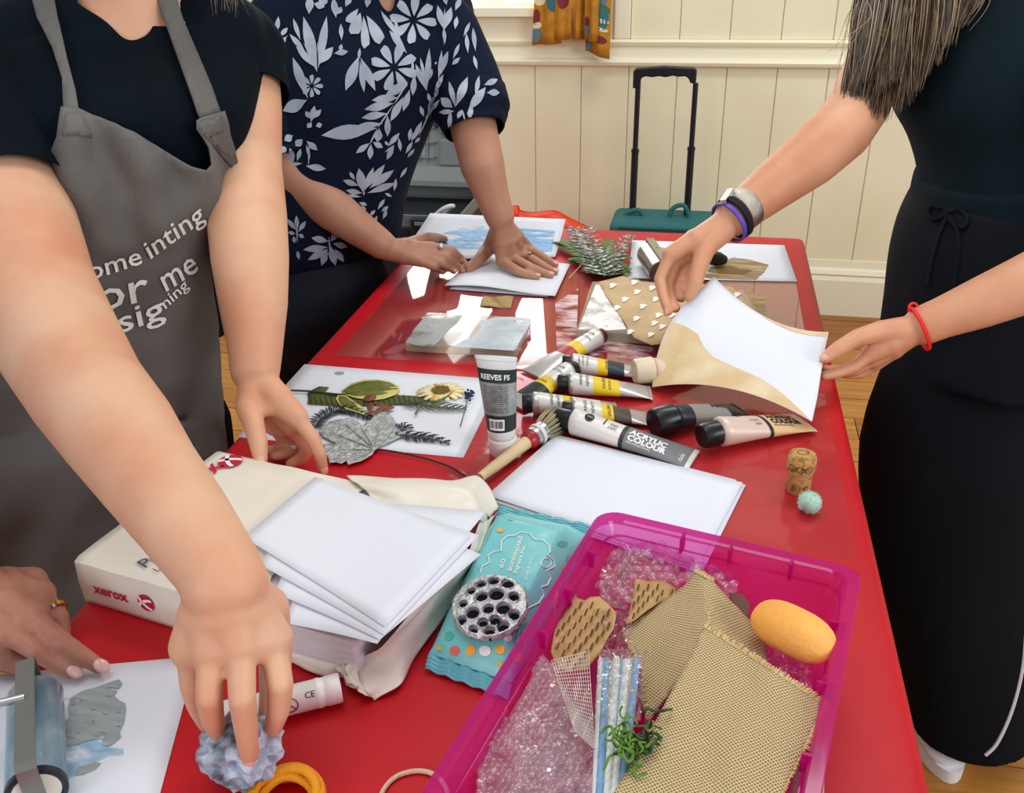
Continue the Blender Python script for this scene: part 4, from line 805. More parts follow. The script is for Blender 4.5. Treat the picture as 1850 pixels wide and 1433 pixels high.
sp_ = paint('silver_paint', '#a9b4bb', '#cdd6db', .9, 40, (1, 1, 1), .1, .5, .25); sp2 = paint('grey_silver_paint', '#8d918f', '#a3a6a2', .72, 30, (1, 1, 1), .22, .5, .2)
flat('paint_smear', z5([(755, 712), (800, 640), (868, 562), (960, 556), (1062, 568), (1030, 610), (990, 640), (950, 690), (900, 735), (820, 730)]), sp2, s1, .0166)
flat('paint_smear', z5([(1015, 735), (1060, 705), (1100, 690), (1140, 660), (1165, 630), (1150, 600), (1200, 588), (1240, 576), (1330, 574), (1428, 584), (1432, 604), (1385, 680), (1340, 757), (1250, 752), (1150, 745)]), sp_, s1, .0168)
s2 = slab('gel_plate', 'large gel plate beneath heart-print tissue', 'gel plate', [(-.177, 1.284, 0), (-.180, 1.498, 0), (.109, 1.492, 0), (.112, 1.29, 0)], .0175, gel, .0027)
flat('white_smear', zf([(250, 790), (370, 480), (400, 470), (440, 560), (540, 700), (585, 790), (400, 800)]), paint('white_smear', '#f0ebe6', '#ffffff', .75, 40, (1, 1, 1), .3), s2, .0206)
flat('brown_paint', zf([(1400, 520), (1545, 530), (1555, 690), (1500, 660)]), paint('brown_wash', '#8a6a3a'), s2, .0206)
def tissue(x, y): return .0215 + .0012 * nz(x / 18, y / 14) + max(0, (y - 606)) * -.00028
Pt, Ft = tri2d(zf([(390, 458), (470, 440), (560, 418), (690, 455), (800, 465), (1050, 470), (1300, 490), (1370, 520), (1420, 580), (1480, 640), (1490, 700), (1200, 720), (900, 760), (860, 830), (830, 890), (760, 900), (640, 850), (600, 800), (575, 745), (540, 700), (490, 620), (440, 560)]), 9)
tis = mesh('tissue_sheet', [T(x, y, TZ + tissue(x, y)) for x, y in Pt], Ft, mat('kraft_tissue', '#c9ae86', .8, var='#b99d73', vscale=25, bump=.3, bscale=40)); solid(tis, .0003)
tag(tis, 'torn brown tissue paper printed with white hearts on the gel plate', 'tissue paper')
heartm = mat('white_heart_print', '#f3efe6', .8)
def heart(x, y, w_=18, h=9.5):
    pts = []
    for i in range(18):
        t = 2 * math.pi * i / 18; a = 16 * math.sin(t) ** 3; b = 13 * math.cos(t) - 5 * math.cos(2 * t) - 2 * math.cos(3 * t) - math.cos(4 * t); pts.append((x - b / 17 * w_ * .5, y + a / 17 * h * .5 + .1 * b / 17 * w_))
    P, F = tri2d(pts, 20); mesh('printed_heart', [T(a, b, TZ + tissue(a, b) + .0014) for a, b in P], F, heartm, tis, False)
for x, y in ((490, 483), (660, 528), (575, 580), (765, 500), (790, 578), (520, 638), (700, 628), (655, 713), (808, 690), (612, 805), (835, 770), (755, 825), (640, 462), (1355, 548), (780, 745), (900, 690)): heart(*zf([(x, y)])[0])
# small burlap square
bur = mat('burlap', '#c5a873', .9, var='#a98b56', vscale=300, bump=.8, bscale=500)
bq, _ = sheet('burlap_square', 'little burlap square lying on the acrylic sheet', 'fabric', [Tz(867, 553, .0035), Tz(874, 534, .0035), Tz(928, 536, .004), Tz(923, 555, .004)], bur, lambda u, v: .0015 * math.sin(u * 6 + v * 3), .002)
# loose white sheets beside the ream
for i, (dx, dy, zz) in enumerate(((18, 10, .0022), (8, 14, .0034), (-4, 6, .0048), (6, 2, .006), (0, 0, .0075))):
    lab = ('bottom', 'second lowest', 'middle', 'second from top', 'topmost')[i]
    sheet('paper_sheet', '%s white sheet of the small pile in front of the paint tubes' % lab, 'paper', [Tz(879.5 + dx, 895 + dy, zz), Tz(1004 + dx * .7, 785 + dy * .4, zz), Tz(1342 + dx * .3 - (14 if i == 3 else 0), 872 + dy * .4 - (6 if i == 3 else 0), zz), Tz(1261 + dx * .5, 1022 + dy, zz)], group='sheets in the small pile')
# lifted print
def held(u, v):
    L = curve_pts([T(1178, 700, TZ + .006), D(1184, 655, 1.285), D(1202, 600, 1.295), D(1235, 552, 1.302), D(1290, 500, 1.32)], 5); R = curve_pts([D(1467, 762, 1.13), D(1477, 715, 1.165), D(1484, 670, 1.20), D(1490, 635, 1.225), D(1497, 600, 1.25)], 5)
    k = v * (len(L) - 1); i = min(int(k), len(L) - 2); a = L[i].lerp(L[i + 1], k - i); b = R[i].lerp(R[i + 1], k - i)
    p = a.lerp(b, u); s = 4 * u * (1 - u); return p + Vector((0, 0, .022 * s * (1 - v) - .022 * s * v))
hp = solid(G().grid(held, 26, 20).build('printed_sheet', white), .0003, 0); tag(hp, 'white and tan print being lifted between two hands', 'paper')
tanm = mat('tan_print', '#d6bb8e', .7, var='#e6d6b4', vscale=18, vlo=.45, vhi=.75)
def hpatch(name, poly):
    P, F = tri2d(poly, .06); mesh(name, [held(u, v) - ray(925, 716).normalized() * .0009 for u, v in P], F, tanm, hp, False)
hpatch('tan_print', [(0.005, 0.01), (.3, 0.01), (.6, 0.01), (.985, 0.012), (.93, .06), (.8, .16), (.66, .24), (.5, .30), (.36, .36), (.28, .44), (.2, .56), (.1, .60), (.005, .60)])
hpatch('tan_print', [(.45, .985), (.7, .93), (.85, .92), (.99, .92), (.99, .995), (.45, .995)])
# ---------------------------------------------------------------- pressed plants on the leaf sheet
def poly_thing(name, label, cat, poly, m, z, step=None, group=None, parent=None, relief=0, sc=200, th=.0003):
    P, F = tri2d(poly, step or 8); o = mesh(name, [T(x, y, TZ + z + relief * (nz(x / sc * 20, y / sc * 20) + .5 * nz(x / sc * 47, y / sc * 47))) for x, y in P], F, m, parent); solid(o, th, 0)
    if label: tag(o, label, cat, group)
    return o
def ellp(x, y, a, b, rot=0, n=14): return [(x + a * math.cos(t) * math.cos(rot) - b * math.sin(t) * math.sin(rot), y + a * math.cos(t) * math.sin(rot) + b * math.sin(t) * math.cos(rot)) for t in [2 * math.pi * i / n for i in range(n)]]
olive = mat('olive_leaf', '#5b6127', .6, var='#4a4f20', vscale=40, bump=.3, bscale=120); vgreen = mat('variegated_centre', '#6f7326', .5, var='#5d6420', vscale=35); vcream = mat('variegated_margin', '#d6d27c', .5, var='#c4c066', vscale=40)
redl = mat('russet_leaf', '#74402f', .6, var='#8a5138', vscale=60)
fr_ = thing('pressed_frond', 'long ribbed olive frond pressed across the leaf sheet', 'leaf', T(*zl([(900, 330)])[0]))
poly_thing('frond_blade', None, None, zl([(545, 285), (560, 270), (630, 234), (702, 240), (668, 280), (780, 296), (900, 300), (1150, 295), (1350, 305), (1460, 318), (1400, 358), (1200, 366), (1000, 372), (780, 378), (545, 360), (552, 325)]), olive, .0022, 9, parent=fr_, relief=.0006)
for k in range(22):
    x = 560 + k * 38; a, b = zl([(x, 300 + 6 * math.sin(k)), (x + 18, 366)]); G().tube([T(*a, TZ + .0034), T(*b, TZ + .0032)], .0006, 5).build('rib', mat('dark_olive', '#3a3f1a', .6), fr_)
vg = thing('variegated_sprig', 'yellow-edged green leaves on a dark stem lying on the leaf sheet', 'leaf', T(*zl([(800, 290)])[0]))
for mg, ce in (([(790, 270), (860, 215), (960, 186), (1060, 184), (1150, 200), (1210, 235), (1216, 262), (1180, 298), (1100, 326), (1010, 336), (900, 320), (820, 296)], [(800, 268), (865, 225), (960, 197), (1060, 192), (1140, 206), (1190, 232), (1120, 238), (1170, 252), (1080, 272), (1130, 280), (1010, 300), (900, 302), (830, 288)]),
               ([(750, 322), (768, 296), (822, 300), (880, 340), (940, 380), (976, 420), (960, 442), (900, 422), (830, 402), (775, 366)], [(768, 322), (778, 304), (820, 308), (872, 345), (915, 385), (890, 388), (935, 418), (880, 405), (830, 388), (785, 360)])):
    lf = poly_thing('leaf', None, None, zl(mg), vcream, .0042, 7, parent=vg, relief=.0005); poly_thing('leaf_centre', None, None, zl(ce), vgreen, .0049, 7, parent=lf, relief=.0005)
G().tube(curve_pts([Tz(*zl([(x, y)])[0], .0045) for x, y in ((378, 262), (540, 268), (700, 285), (815, 292), (1000, 262), (1200, 250))], 4), [.0014] * 12 + [.0008] * 9, 6).build('stem', mat('dark_stem', '#3c3a1e', .6), vg)
rl = thing('russet_sprig', 'small russet brown leaves on the leaf sheet', 'leaf', T(*zl([(1050, 370)])[0]))
for x, y, a, b, r in ((998, 318, 50, 22, -.25), (1002, 380, 26, 30, .3), (1090, 375, 55, 14, .2), (1130, 396, 50, 12, -.25), (1060, 410, 40, 12, -.5), (1010, 425, 40, 12, -.3)): poly_thing('leaf', None, None, zl(ellp(x, y, a, b, r)), redl, .0058, 6, parent=rl, relief=.0006)
G().tube([Tz(*zl([p])[0], .006) for p in ((865, 350), (1000, 355), (1160, 378))], .0006, 5).build('stem', redl, rl)
# flower
fw = thing('pressed_flower', 'pale yellow daisy-like flower at the end of the leaf sheet', 'flower', T(*zl([(1515, 285)])[0])); fc = Tz(*zl([(1515, 278)])[0], .003); petal = mat('pale_petal', '#efe6bd', .6, var='#e8d79a', vscale=60)
for k in range(20):
    a = 2 * math.pi * k / 20 + .1 * math.sin(k * 5); d = Vector((math.cos(a), math.sin(a), 0)); s = Vector((-d.y, d.x, 0)); L = .031 + .004 * math.sin(k * 7)
    g = G(); P = [fc + d * (L * t) + s * w_ + Vector((0, 0, h)) for t, w_, h in ((.2, -.002, .002), (.6, -.0042, .003), (.93, -.003, .001), (1, 0, .001), (.93, .003, .001), (.6, .0042, .003), (.2, .002, .002))]
    solid(g.add(P, [list(range(7))]).build('petal', petal if k % 7 else mat('orange_petal', '#d9a24a', .6), fw), .0004, 0)
g = G()
for k in range(60):
    r = .012 * math.sqrt(k / 60); a = k * 2.4; g.ell(fc + Vector((r * math.cos(a), r * math.sin(a), .004)), (.0014, 0, 0), (0, .0014, 0), (0, 0, .0025), 6, 5)
tag(g.build('flower_centre', mat('olive_centre', '#8a7a34', .8), fw), kind='stuff')
for P in ([(1590, 285), (1540, 320), (1450, 350), (1410, 345)], [(1420, 360), (1360, 385), (1330, 435)], [(1500, 330), (1460, 370), (1420, 372)]): G().tube(curve_pts([Tz(*zl([p])[0], .006) for p in P], 4), .0014, 6).build('sepal', mat('sage_green', '#5e6b34', .6), fw)
def sprig(name, label, path, m, pairs, ln, wd, z=.003, ang=.9, stemr=.0008, taper=True, cat='leaf', shape=3, parent=None, both=True, world=None):
    """stem with leaflets on both sides, each leaflet a small blade"""
    C_ = world or curve_pts([Tz(x, y, z) for x, y in path], 6); root = parent or thing(name, label, cat, C_[len(C_) // 2])
    G().tube(C_, [stemr * (1 - .7 * i / len(C_)) for i in range(len(C_))], 5).build('stem', m, root); g = G(); n = len(C_)
    for k in range(pairs):
        t = (k + .5) / pairs; i = min(int(t * (n - 1)), n - 2); p = C_[i].lerp(C_[i + 1], t * (n - 1) - i); d = (C_[i + 1] - C_[i]).normalized(); s = Vector((-d.y, d.x, 0)).normalized()
        l = ln * ((1 - .8 * abs(t - .35) ** 1.2) if taper else 1) * (1 - .55 * max(0, t - .6) / .4)
        for q in (-1, 1):
            e = (d * math.cos(ang) + s * q * math.sin(ang)); o_ = Vector((-e.y, e.x, 0)); up = Vector((0, 0, .0012 + .0016 * ((k * 7 + q) % 3)))
            g.add([p, p + e * l * .4 + o_ * wd + up, p + e * l + up * .5, p + e * l * .4 - o_ * wd + up], [[0, 1, 2, 3]])
    o = g.build('leaflets', m, root, False); tag(o, kind='stuff'); solid(o, .0003, 0); return root
dkfern = mat('ink_black_fern', '#1c2228', .6, var='#39424a', vscale=80)
rosem = mat('rosemary_green', '#3d4a33', .6, var='#57644a', vscale=80)
sprig('needle_sprig', 'dark green needle-leaved sprig below the pale flower', zl([(1230, 360), (1400, 378), (1560, 390), (1690, 400)]), rosem, 26, .022, .0011, .004, .6)
sprig('black_fern', 'black inked fern arching over the silver leaf', zl([(590, 545), (640, 470), (740, 415), (860, 415), (960, 455), (1010, 470)]), dkfern, 40, .018, .0016, .0022, 1.0)
sprig('black_fern', 'short black inked fern right of the silver leaf', zl([(1190, 570), (1300, 600), (1440, 615), (1575, 650)]), dkfern, 20, .017, .0021, .0022, .9)
sprig('black_fern', 'tiny black inked fern tip beside the silver leaf', zl([(1180, 545), (1240, 525), (1310, 540)]), dkfern, 9, .010, .0016, .0022, .9)
lv = thing('lavender_stem', 'dried purple lavender head on a thin stem', 'flower', T(*zl([(1690, 420)])[0]))
G().tube([Tz(*zl([p])[0], .004) for p in ((1655, 522), (1685, 420), (1712, 310))], .0008, 5).build('stem', mat('grey_stem', '#6a6a60', .7), lv)
g = G(); rnd = random.Random(4)
for k in range(34): x, y = 1715 + rnd.gauss(0, 20), 295 + rnd.gauss(0, 18); g.ell(Tz(*zl([(x, y)])[0], .005), (.0018, 0, 0), (0, .0022, 0), (0, 0, .0018), 6, 5)
tag(g.build('buds', mat('lavender_bud', '#2f3358', .8), lv), kind='stuff')
# silver leaf
svm = mat('silver_leaf_paint', '#9da3a1', .42, .35, var='#c3c8c5', vscale=140, bump=1, bscale=220, vlo=.4, vhi=.6)
sv = thing('silver_leaf', 'large lobed leaf coated in silver paint on the leaf sheet', 'leaf', T(*zl([(960, 620)])[0]))
poly_thing('leaf_blade', None, None, zl([(1040, 690), (1015, 730), (975, 755), (930, 780), (880, 790), (840, 806), (828, 775), (790, 796), (750, 786), (705, 790), (690, 745), (660, 715), (668, 655), (760, 652), (700, 622), (650, 595), (628, 555), (650, 520), (690, 495), (750, 478), (850, 463), (910, 485), (950, 525), (975, 485), (1000, 480), (1020, 440), (1060, 425), (1100, 418), (1135, 430), (1165, 455), (1190, 500), (1205, 545), (1268, 545), (1250, 590), (1200, 612), (1140, 640), (1080, 665)]), svm, .0045, 3.2, parent=sv, relief=.0011, sc=75)
for e in ((700, 560), (800, 490), (930, 520), (1090, 440), (1180, 540), (720, 690), (840, 780)):
    G().tube([Tz(*zl([(lerp(1040, e[0], t), lerp(690, e[1], t))])[0], .0058) for t in (0, .3, .6, .92)], [.0011, .0009, .0007, .0004], 5).build('vein', svm, sv)
G().tube(curve_pts([Tz(*zl([p])[0], .004) for p in ((1040, 690), (1150, 705), (1330, 740), (1550, 805), (1690, 885))], 4), .0013, 6).build('leaf_stalk', mat('wine_stalk', '#4a1f22', .6), sv)
# fern bunch at the far end
fb = thing('fern_bunch', 'bunch of green and frosted fern fronds at the far end', 'fern', T(*zf([(400, 350)])[0]))
ff = mat('fern_green', '#5f7f34', .6, var='#46632a', vscale=60); fg = mat('frosted_fern', '#33422e', .5, var='#c5cbc0', vscale=120, vlo=.48, vhi=.6)
for i, (P, m, n, ln, wd, zz) in enumerate((([(435, 415), (385, 300), (350, 210), (312, 80)], fg, 28, .036, .0022, .022), ([(435, 410), (470, 330), (540, 220), (615, 140)], fg, 24, .03, .0021, .018), ([(400, 370), (280, 260), (190, 200), (105, 185)], ff, 24, .028, .0026, .012), ([(420, 390), (480, 300), (530, 285), (590, 285)], ff, 18, .024, .0026, .014), ([(430, 400), (490, 355), (540, 355), (582, 385)], ff, 18, .024, .0026, .010), ([(420, 395), (330, 330), (260, 300), (200, 305)], ff, 18, .022, .0026, .009), ([(400, 330), (300, 210), (240, 130), (215, 85)], fg, 22, .03, .002, .016), ([(430, 420), (400, 300), (440, 230), (470, 170)], ff, 22, .03, .0025, .02))):
    pts = zf(P); C_ = curve_pts([Tz(x, y, .004 + zz * math.sin(math.pi * (.15 + .6 * j / 3))) for j, (x, y) in enumerate(pts)], 6)
    fo = link('frond', bpy.data.meshes.new('frond'), m, fb); sub = G().tube(C_, [.0012 * (1 - .6 * k / len(C_)) for k in range(len(C_))], 5)
    bpy.data.objects.remove(fo); g = sub; nn = len(C_)
    for k in range(n):
        t = (k + .5) / n; j = min(int(t * (nn - 1)), nn - 2); p = C_[j].lerp(C_[j + 1], t * (nn - 1) - j); d = (C_[j + 1] - C_[j]).normalized(); s = Vector((-d.y, d.x, 0)).normalized(); l = ln * (1 - .75 * t) + .006
        for q in (-1, 1):
            e = d * .45 + s * q * .9; o_ = Vector((-e.y, e.x, 0)).normalized(); up = Vector((0, 0, .002 * math.sin(k * 3 + q)))
            g.add([p, p + e * l * .35 + o_ * wd * 2.5 + up, p + e * l + up * 2, p + e * l * .35 - o_ * wd * 2.5 + up], [[0, 1, 2, 3]])
    solid(g.build('frond', m, fb, False), .0003, 0)
G().tube(curve_pts([Tz(*zf([p])[0], z) for p, z in (((400, 215), .02), (330, 290), (185, 435)) if False] or [Tz(*zf([(400, 215)])[0], .022), Tz(*zf([(310, 300)])[0], .016), Tz(*zf([(185, 435)])[0], .004)], 5), .0011, 6).build('stalk', mat('pale_stalk', '#b9b08e', .6), fb)
# silver roller with black handle
ro = thing('brayer', 'silver metal roller with a black handle on the brown-painted sheet', 'roller', T(*zf([(780, 380)])[0])); steel = mat('brushed_steel', '#b5b0a4', .28, 1)
ra, rb_ = Tz(*zf([(830, 392)])[0], .026), Tz(*zf([(742, 262)])[0], .026); axr = (rb_ - ra).normalized(); ra = rb_ - axr * .105
G().lathe([(.0001, 0), (.021, 0), (.023, .002), (.023, .102), (.021, .104), (.0001, .104)], ra, axr, 28).build('roller_cylinder', steel, ro, True, 40)
band(ra - axr * .0005, axr, .012, .003, .010, 28).build('roller_rim', mat('dark_rim', '#4a3330', .5), ro)
n_ = Vector((0, 0, 1)); sd_ = axr.cross(n_).normalized()
M_ = Matrix((axr, sd_, n_)).transposed().to_4x4(); M_.translation = ra
G().box((-.004, -.006, .025), (.112, .008, .028), M_).build('frame_strip', steel, ro, False)
for x in (-.006, .108): G().box((x, -.006, -.004), (x + .002, .008, .028), M_).build('frame_arm', steel, ro, False)
hs = ra + axr * .052 + n_ * .027; he = Tz(1310, 470, .014); G().tube([hs, hs.lerp(he, .35), hs.lerp(he, .5)], .0035, 8).build('handle_rod', steel, ro)
G().tube([hs.lerp(he, .45), hs.lerp(he, .6), hs.lerp(he, .9), he], [.007, .012, .013, .008], 14).build('handle', mat('black_plastic', '#1a1714', .4), ro)
# ================================================================ paint tubes
capblk = mat('black_cap', '#0e1216', .3); alu = mat('tube_silver', '#c3c1be', .3, .6); blktxt = mat('black_print', '#16181a', .6); wtxt = mat('white_print', '#eeeeee', .6)
def paint_tube(label, pc, pe, r, capm, capl, bodym, bands, texts=(), capr=.82, flare=1.4, z0=TZ, up=None, group='paint tubes', pw_=.85):
    """pc: shoulder end, pe: crimped end (world points on the support); bands: (t0, t1, material)"""
    pc, pe = Vector(pc), Vector(pe); ax = (pe - pc); L = ax.length; ax.normalize(); up = Vector(up) if up else Vector((0, 0, 1)); up = (up - ax * up.dot(ax)).normalized(); sd = up.cross(ax).normalized()
    root = thing('paint_tube', label, 'paint tube', pc.lerp(pe, .5), group)
    lie = abs(ax.z) < .5
    def S(t, a, off=0.0):
        t = min(max(t, 0.0), 1.0)
        w_ = lerp(r, r * flare, t ** 1.1); h = r * (1 - t) ** pw_ + .0012 * t
        c = pc + ax * (L * t) + (up * h if lie else Vector())
        return c + sd * (w_ + off) * math.cos(a) + up * (h + off) * math.sin(a)
    n = 28; nt_ = 16
    def ring(t, off=0): return [S(t, 2 * math.pi * j / n, off) for j in range(n)]
    c0 = pc + (up * r if lie else Vector())
    G().rings([[c0 - ax * k + (sd * math.cos(q) + up * math.sin(q)) * rr for q in [2 * math.pi * j / n for j in range(n)]] for k, rr in ((.006, r * .45), (.004, r * .72), (.0015, r * .95))] + [ring(i / nt_) for i in range(nt_ + 1)]).build('tube_body', bodym, root, True, 60)
    cb = c0 - ax * .004
    G().rings([[cb - ax * (capl * k) + (sd * math.cos(q) + up * math.sin(q)) * (r * capr * rr * (1 + .03 * (j % 2))) for j, q in enumerate([2 * math.pi * j / 32 for j in range(32)])] for k, rr in ((0, .92), (.04, 1), (.88, .97), (1, .86))]).build('cap', capm, root, True, 50)
    for t0, t1, m in bands:
        G().rings([ring(lerp(t0, t1, k / 6), .0004) for k in range(7)], False).build('label_band', m, root)
    # crimp fold
    G().rings([[S(t, a, .0008) for a in [2 * math.pi * j / n for j in range(n)]] for t in (.965, 1.0)]).build('crimp', alu if bodym is alu else bodym, root)
    for s, t, a, sz, m, mode, bold in texts:
        if mode == 'along': fn = lambda u, v, t=t, a=a: S(t + u / L, a - v / r, .0009)
        elif mode == 'back': fn = lambda u, v, t=t, a=a: S(t - u / L, a + v / r, .0009)
        else: fn = lambda u, v, t=t, a=a: S(t - v / L, a - u / r, .0009)
        text('lettering', s, fn, sz, m, root, bold)
    return root, S
def Z6(x, y, z=0): return T(*z6([(x, y)])[0], TZ + z)
yel = mat('label_yellow', '#e0c022', .45); lblw = mat('label_silver_white', '#d4d2cf', .4, .2); lblk = mat('label_black', '#1b2226', .45); lred = mat('label_red', '#a51a2b', .4); lbrn = mat('label_umber', '#4a4038', .45); lorg = mat('label_cream', '#d9d4c6', .45)
HP = math.pi / 2
paint_tube('red-banded silver paint tube, farthest of the heap, maroon cap', Z6(712, 196, .003), Z6(352, 350, .003), .0142, mat('maroon_cap', '#5d1a26', .35), .008, alu, [(.02, .30, lblw), (.30, .42, yel), (.42, .56, lred)], [('WINSOR', 0.12, HP + 1.1, 0.0058, blktxt, 'around', 0), ('NEWTON', 0.20, HP + 1.1, 0.0058, blktxt, 'around', 0)])
paint_tube('silver paint tube with yellow and navy bands behind the yellow tube', Z6(585, 342, .003), Z6(985, 350, .003), .0150, capblk, .012, alu, [(.0, .32, lblw), (.32, .46, yel), (.46, .68, mat('label_navy', '#1c2c3c', .45))], [('FINEST', 0.09, HP + 1.1, 0.0040, blktxt, 'around', 0), ('COLOUR', 0.14, HP + 1.1, 0.0040, blktxt, 'around', 0), ('ACRYLIC', 0.20, HP + 1.1, 0.0040, blktxt, 'around', 0), ('GALERIA', 0.46, HP + 1.1, 0.0050, blktxt, 'around', 0)], flare=1.25)
paint_tube('black-and-yellow banded paint tube slanting beside the standing tube', Z6(555, 385, .003), Z6(262, 520, .003), .0146, capblk, .011, alu, [(.02, .36, lblw), (.36, .52, yel), (.52, .80, lblk)], [('GALERIA', 0.48, HP + 1.1, 0.0055, blktxt, 'around', 0), ('WINSOR', 0.14, HP + 1.1, 0.0055, blktxt, 'around', 0), ('NEWTON', 0.22, HP + 1.1, 0.0055, blktxt, 'around', 0)])
paint_tube('broad yellow-labelled paint tube in the middle of the heap', Z6(570, 452, .003), Z6(1005, 452, .003), .0155, capblk, .014, alu, [(.02, .27, lblw), (.27, .60, yel)], [('WINSOR &', 0.14, HP + 1.1, 0.0058, blktxt, 'around', 0), ('NEWTON', 0.22, HP + 1.1, 0.0058, blktxt, 'around', 0), ('GALERIA', 0.42, HP + 1.1, 0.0058, blktxt, 'around', .0), ('ACRYLIC', 0.49, HP + 1.1, 0.0050, blktxt, 'around', 0)], flare=1.25)
paint_tube('pale silver paint tube with narrow yellow stripe, nearest the bristles', Z6(375, 556, .003), Z6(822, 540, .003), .0150, capblk, .012, alu, [(.05, .34, lblw), (.34, .46, yel), (.46, .8, lblw)], [('WINSOR', 0.22, HP + 1.1, 0.0058, blktxt, 'around', 0), ('NEWTON', 0.30, HP + 1.1, 0.0058, blktxt, 'around', 0), ('GALERIA', 0.46, HP + 1.1, 0.0058, blktxt, 'around', 0)], flare=1.2)
paint_tube('silver paint tube with yellow and umber bands touching the grey tube', Z6(590, 600, .003), Z6(985, 592, .003), .0155, capblk, .012, alu, [(.02, .36, lblw), (.36, .52, yel), (.52, .76, lbrn)], [('WINSOR', 0.16, HP + 1.1, 0.0058, blktxt, 'around', 0), ('NEWTON', 0.26, HP + 1.1, 0.0058, blktxt, 'around', 0), ('GALERIA', 0.48, HP + 1.1, 0.0058, blktxt, 'around', 0)], flare=1.2)
big, S7 = paint_tube('large grey and white acrylic colour tube behind the paper pile', Z6(590, 668, .003), Z6(1235, 815, .003), .0172, capblk, .021, mat('tube_pearl', '#d8d2cd', .4, .15), [(.42, .455, lblk), (.455, .985, mat('label_grey', '#6f7274', .5))], [('ACRYLIC', .48, HP + .25, .0115, wtxt, 'along', .0005), ('COLOUR', .48, HP + .80, .0115, wtxt, 'along', .0005), ('PROFESSIONAL', .48, HP + 1.08, .0046, wtxt, 'along', 0), ('GREY', .38, HP + .3, .005, blktxt, 'back', 0), ('GRIS', .38, HP + .0, .005, blktxt, 'back', 0), ('dala', .93, HP + .8, .008, wtxt, 'around', 0)], flare=1.35)
def dot(S, root, t, a, rr, r, L, m): mesh('label_dot', [S(t + rr * math.cos(q) / L, a + rr * math.sin(q) / r, .001) for q in [i * math.pi / 8 for i in range(16)]], [list(range(16))], m, root, False)
dot(S7, big, .14, HP + .2, .0065, .0172, .17, blktxt)
text('lettering', 'ACRYL', lambda u, v: S7(.14 + (u - .0035) / .17, HP + .2 + (v - .001) / .0172, .0015), .0028, wtxt, big)
G().rings([[S7(t, HP + q, .0008) for q in (-.35, -.3, .3, .35)] for t in (.26, .27)], False).build('label_line', blktxt, big)
pk, S8 = paint_tube('peach acrylic colour tube with black cap beside the cork', Z6(1372, 728, .003), Z6(1830, 612, .003), .0188, capblk, .024, mat('tube_pinkish', '#d9c3b4', .4, .15), [(.46, .50, lblk), (.50, .98, mat('label_peach', '#d8b584', .5))], [('ACRYLIC', .54, HP - .05, .0110, blktxt, 'along', .0005), ('COLOUR', .54, HP + .47, .0110, blktxt, 'along', .0005), ('PROFESSIONAL', .54, HP + .75, .0044, blktxt, 'along', 0), ('pale', .4, HP + .5, .0055, blktxt, 'back', 0), ('ochre', .4, HP + .15, .0055, blktxt, 'back', 0)], flare=1.3)
dot(S8, pk, .22, HP - .6, .006, .0188, .15, blktxt)
bt, S9 = paint_tube('black paint tube with wide black cap and grey panel', Z6(1135, 640, .003), Z6(1490, 545, .003), .0165, capblk, .03, mat('tube_black', '#24262a', .4), [(.18, .72, mat('label_taupe', '#8b857f', .5))], [('ART', .52, HP + .1, .012, blktxt, 'along', .0006)], capr=1.15, flare=1.2)
cr_, _ = paint_tube('cream paint tube with cream cap half under the lifted print', Z6(1024, 378, .003), Z6(1260, 352, .003), .0165, mat('cream_cap', '#dccdb0', .45), .027, mat('tube_cream', '#d3c4a8', .5), [], capr=1.1, flare=1.1)
# standing tube
base = T(908, 818); ht = .128; cpz = .027
rv, SR = paint_tube('grey acrylic tube standing upright on its white cap', base + Vector((0, 0, cpz)), base + Vector((-.006, .004, ht)), .0172, mat('white_cap', '#e4e2df', .4), cpz - .004, mat('tube_clear_white', '#d9dcdc', .35), [(.09, .30, lblk), (.30, .70, mat('label_silver_grey', '#7f8686', .45, .15, var='#a7adac', vscale=60)), (.70, .86, mat('label_bottle_green', '#1d3231', .45))], capr=1.0, flare=1.5, up=Vector((-.12, -1, 0)), pw_=.55)
def RT(s, t, a, sz, m, bold=0, align='CENTER'): text('lettering', s, lambda u, v: SR(t + v / .10, a + u / (.0172 * (1 + .45 * t)), .0012), sz, m, rv, bold, align)
RT('REEVES FS', .745, HP, .0085, wtxt, .0003)
for k in range(13): RT(('acrylic colour for paper, card', 'canvas and wood. shake well', 'peinture acrylique pour papier', 'keep cap tightly closed after')[k % 4], .655 - k * .026, HP, .0027, blktxt)
def quad(t0, t1, a0, a1, m, nm, off=.0011): mesh(nm, [SR(t0, a0, off), SR(t0, a1, off), SR(t1, a1, off), SR(t1, a0, off)], [[0, 1, 2, 3]], m, rv, False)
for k in range(6): quad(.12, .26, HP - .5 + k * .17 - .001, HP - .5 + (k + 1) * .17, wtxt, 'barcode_panel', .0009)
xk = -.44; rnd = random.Random(2)
while xk < .44:
    wq = rnd.choice((.015, .03, .045)); quad(.15, .24, HP + xk, HP + xk + wq, blktxt, 'barcode_bar', .0014); xk += wq + rnd.choice((.02, .03, .045))
